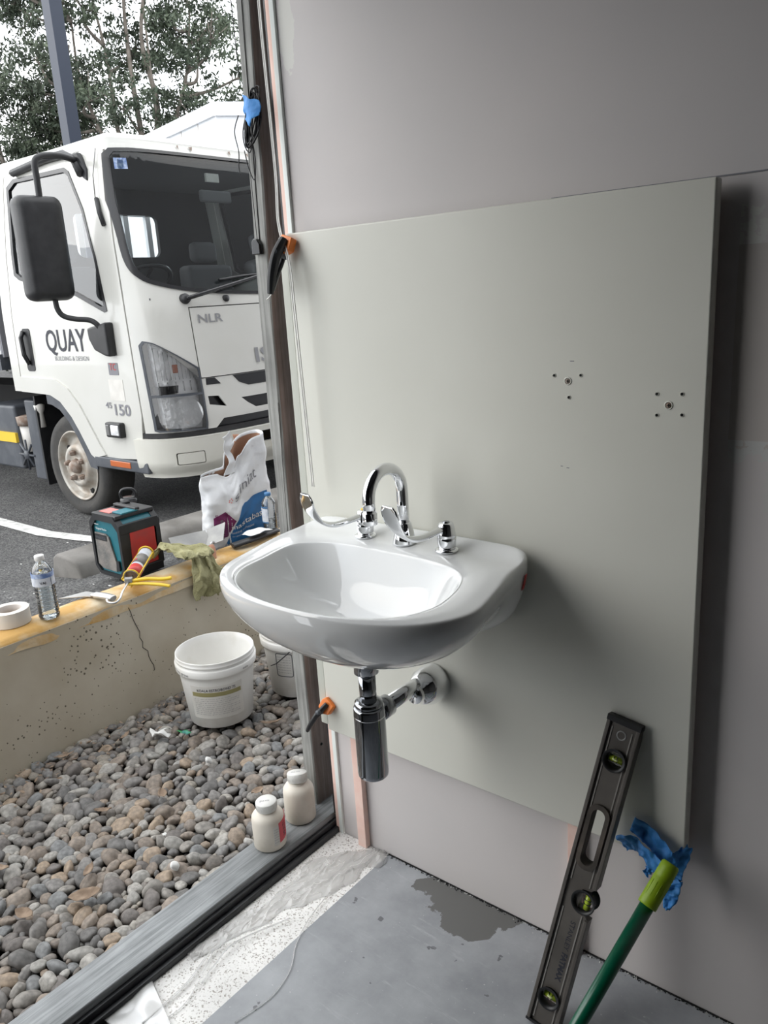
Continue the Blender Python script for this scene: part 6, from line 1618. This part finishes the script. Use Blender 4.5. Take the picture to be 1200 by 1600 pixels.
# tray behind the cab
MB().box(-8.5, -3.86, 1.18, 2.95, 1.02, 1.12).build('tray_deck', M['greyplastic'], truck)
MB().box(-8.5, -3.86, 1.19, 1.22, 1.12, 1.55).build('tray_side', M['building'], truck)
MB().box(-3.90, -3.84, 1.20, 2.93, 1.1, 1.60).build('headboard', M['inkgrey'], truck)
for k in range(9): MB().box(-3.89, -3.86, 1.30 + k * .185, 1.34 + k * .185, 1.60, 2.0).build('headboard_bar', M['building'], truck)
MB().box(-3.89, -3.86, 1.22, 2.92, 1.98, 2.02).build('headboard_rail', M['building'], truck)
MB().tube([(-3.93, 1.185, 1.36), (-4.15, 1.17, .98)], .018, 8).build('yellow_strap', M['yellow'], truck)
MB().box(-4.35, -3.95, 1.25, 1.62, .35, .78).build('battery_box', M['greyplastic'], truck, bevel=.02)
MB().box(-4.5, -3.96, 1.235, 1.262, .535, .60).build('yellow_mark', M['yellow'], truck)
MB().lathe([(.0001, 0), (.055, 0), (.065, .17), (.0001, .17)], 20, (-3.93, 1.33, .47)).build('air_tank', M['label'], truck)
MB().lathe([(.0001, 0), (.075, 0), (.08, .06), (.0001, .07)], 16, (-3.93, 1.33, .645)).build('dusty_cap', M['rust'], truck)
g = MB(); g.lathe([(.0001, 0), (.024, 0), (.020, .09), (.030, .11), (.034, .14), (.0001, .155)], 18, (-3.60, 1.245, .66)); g.build('filler_neck', M['label'], truck)
g = MB()
for k in range(8):
    a = k * pi / 4; g.tube([(-3.80, 1.215, .47), (-3.80 + .10 * cos(a), 1.215, .47 + .10 * sin(a))], .008, 6)
g.lathe([(.0001, -.01), (.03, -.01), (.03, .01), (.0001, .01)], 16, (-3.80, 1.215, .47), 'Y'); g.build('fan_bracket', M['greyplastic'], truck)
wheel(-5.65, 1.24, .3, 'rear_wheel'); wheel(-5.65, 2.9, .3, 'rear_wheel', far=True)

# ================================================================== BACKGROUND
B_ = MB().box(-5.78, -5.66, 3.02, 3.14, .10, 8.0).build('light_pole', M['navy'])
tag(B_, 'tall dark navy square light pole behind the truck cab', 'pole')
def building():
    r = empty('white_building', (-8.87, 7.52, .13), 'white clad building showing above the truck roof', 'building')
    # corner toward us at (-8.87, 7.52); one face goes back left, the other back right
    c = Vector((-8.873, 7.522, 0)); l = Vector((-13.5, 8.6, 0)); rr = Vector((-5.2, 12.5, 0)); bk = l + rr - c
    g = MB(); vs = [Vector((p.x, p.y, z)) for z in (.1, 4.22) for p in (c, rr, bk, l)]
    g.add(vs, [(0, 3, 2, 1), (4, 5, 6, 7), (0, 1, 5, 4), (1, 2, 6, 5), (2, 3, 7, 6), (3, 0, 4, 7)])
    g.build('walls', M['building'], r)
    g = MB()
    for a, b in ((c, l), (c, rr)):
        d = (b - a).normalized(); n = Vector((d.y, -d.x, 0)); 
        if n.dot(Vector((1, -1, 0))) < 0: n = -n
        vs = [a + n * q + Vector((0, 0, z)) for z in (4.08, 4.27) for q in (0, .05)] + [b + n * q + Vector((0, 0, z)) for z in (4.08, 4.27) for q in (0, .05)]
        g.add(vs, [(0, 1, 3, 2), (4, 6, 7, 5), (0, 4, 5, 1), (2, 3, 7, 6), (1, 5, 7, 3), (0, 2, 6, 4)])
    g.build('parapet_cap', M['building'], r)
    for a, b in ((c, l), (c, rr)):
        d = (b - a).normalized(); n = Vector((d.y, -d.x, 0)); n = n if n.dot(Vector((1, -1, 0))) > 0 else -n
        for k in range(1, 6): MB().tube([a + d * k * .62 + n * .004 + Vector((0, 0, .2)), a + d * k * .62 + n * .004 + Vector((0, 0, 4.08))], .012, 4).build('panel_joint', M['label'], r)
building()
def tree(base, H, name, label, clumps, seed, lm, trunks, leaves=260, ls=.11):
    rnd = random.Random(seed); r = empty(name, base, label, 'tree'); base = Vector(base)
    g = MB(); ends = []
    for (dx, dy, rr, hh) in trunks:
        P = [base + Vector((dx * .1, dy * .1, -.1))]
        for k in range(1, 7):
            t = k / 6; P.append(base + Vector((dx * t + rnd.uniform(-.15, .15), dy * t + rnd.uniform(-.15, .15), hh * t)))
        c = catmull(P, 5); g.tube(c, [rr * (1 - .8 * i / (len(c) - 1)) for i in range(len(c))], 7)
        ends += c[8:]
    for (cx, cy, cz, cr) in clumps:
        q = base + Vector((cx, cy, cz)); low = [e for e in ends if e.z < q.z - .3] or ends
        e = min(low, key=lambda p: (p - q).length)
        mid = e.lerp(q, .5) + Vector((rnd.uniform(-.2, .2), rnd.uniform(-.2, .2), rnd.uniform(-.3, .0)))
        g.tube(catmull([e, mid, q], 4), [.05 - .035 * i / 8 for i in range(9)], 5)
        for k in range(3):
            q2 = q + Vector((rnd.gauss(0, cr * .5), rnd.gauss(0, cr * .5), rnd.gauss(0, cr * .35))); g.tube([mid.lerp(q, .6), q2], [.022, .008], 4)
    g.build('trunk', M['bark'], r)
    g = MB()
    for (cx, cy, cz, cr) in clumps:
        q = base + Vector((cx, cy, cz))
        subs = [q + Vector((rnd.gauss(0, cr * .66), rnd.gauss(0, cr * .66), rnd.gauss(0, cr * .50))) for _ in range(20)]
        for k in range(int(leaves * cr * cr)):
            c = rnd.choice(subs); p = c + Vector((rnd.gauss(0, cr * .19), rnd.gauss(0, cr * .19), rnd.gauss(0, cr * .13)))
            d = Vector((rnd.gauss(0, .6), rnd.gauss(0, .6), rnd.gauss(-.6, .5))).normalized(); s_ = d.cross(Vector((rnd.gauss(0, 1), rnd.gauss(0, 1), rnd.gauss(0, 1)))).normalized()
            L_ = ls * rnd.uniform(.7, 1.4); w = L_ * .34
            g.v += [tuple(p - d * L_ * .5), tuple(p + s_ * w * .5), tuple(p + d * L_ * .5), tuple(p - s_ * w * .5)]; n = len(g.v); g.f.append((n - 4, n - 3, n - 2, n - 1)); g.mi.append(0); g.sm.append(False)
    g.build('foliage', M[lm], r, norm=False)
# main gum: spans the upper left of the view
rn = random.Random(11)
ex = Vector((.78, .62, 0))   # direction across the view
def cl(px_, z, r_, dep=0): p = ex * px_ + Vector((-.62, .78, 0)) * dep; return (p.x, p.y, z, r_)
main = []
for px_ in (-2.6, -1.9, -1.2, -.5, .2, .9, 1.5, 2.1):
    for z in (3.6, 4.6, 5.6, 6.6, 7.6, 8.6, 9.4):
        lim = 2.4 if z > 5 else 1.6
        if px_ > lim or (px_ < -2.0 and z < 4): continue
        if z < 4 and px_ > .3: continue
        if rn.random() < .04: continue
        main.append(cl(px_ + rn.uniform(-.25, .25), z + rn.uniform(-.3, .3), rn.uniform(.45, .72), rn.uniform(-1.2, 1.2)))
main += [cl(2.7, 6.2, .45), cl(2.9, 5.8, .35), cl(2.2, 4.4, .4), cl(2.0, 5.0, .45)]
tree((-15.6, 10.9, .13), 10, 'gum_tree', 'tall gum tree with many slender trunks behind the truck', main, 1, 'leafA', [(.5, .5, .14, 8.5), (.2, .1, .12, 9), (-.3, -.3, .11, 8), (1.1, 1.0, .10, 7.6), (-.9, -.7, .10, 7.5), (.8, .2, .08, 8)], 2800, .115)
left = [cl(rn.uniform(-1.6, 1.4), z + rn.uniform(-.3, .3), rn.uniform(.45, .8), rn.uniform(-1, 1)) for z in (2.2, 3.0, 3.8, 4.6, 5.2, 5.6, 6.0, 6.4, 7.0, 7.6, 8.2, 8.6) for _ in range(2)]
tree((-17.9, 9.2, .13), 9, 'gum_tree', 'gum tree with a leaning limb at the far left edge behind the light pole', left, 5, 'leafB', [(-.4, -.3, .12, 7.5), (1.3, 1.0, .10, 7), (-1.2, -.9, .09, 8)], 2300, .12)
hd = [cl(x, z, .5, rn.uniform(-.4, .4)) for x in (-2.4, -1.7, -1.0, -.3, .4, 1.1, 1.8, 2.5) for z in (.5, 1.2, 1.9, 2.6, 3.2)]
tree((-14.2, 9.2, .13), 3, 'hedge_tree', 'dense lower shrub trees directly behind the truck cab', hd, 8, 'leafA', [(.3, .2, .08, 2.5), (-1.0, -.8, .07, 2.4), (1.2, .9, .07, 2.4)], 1500, .15)
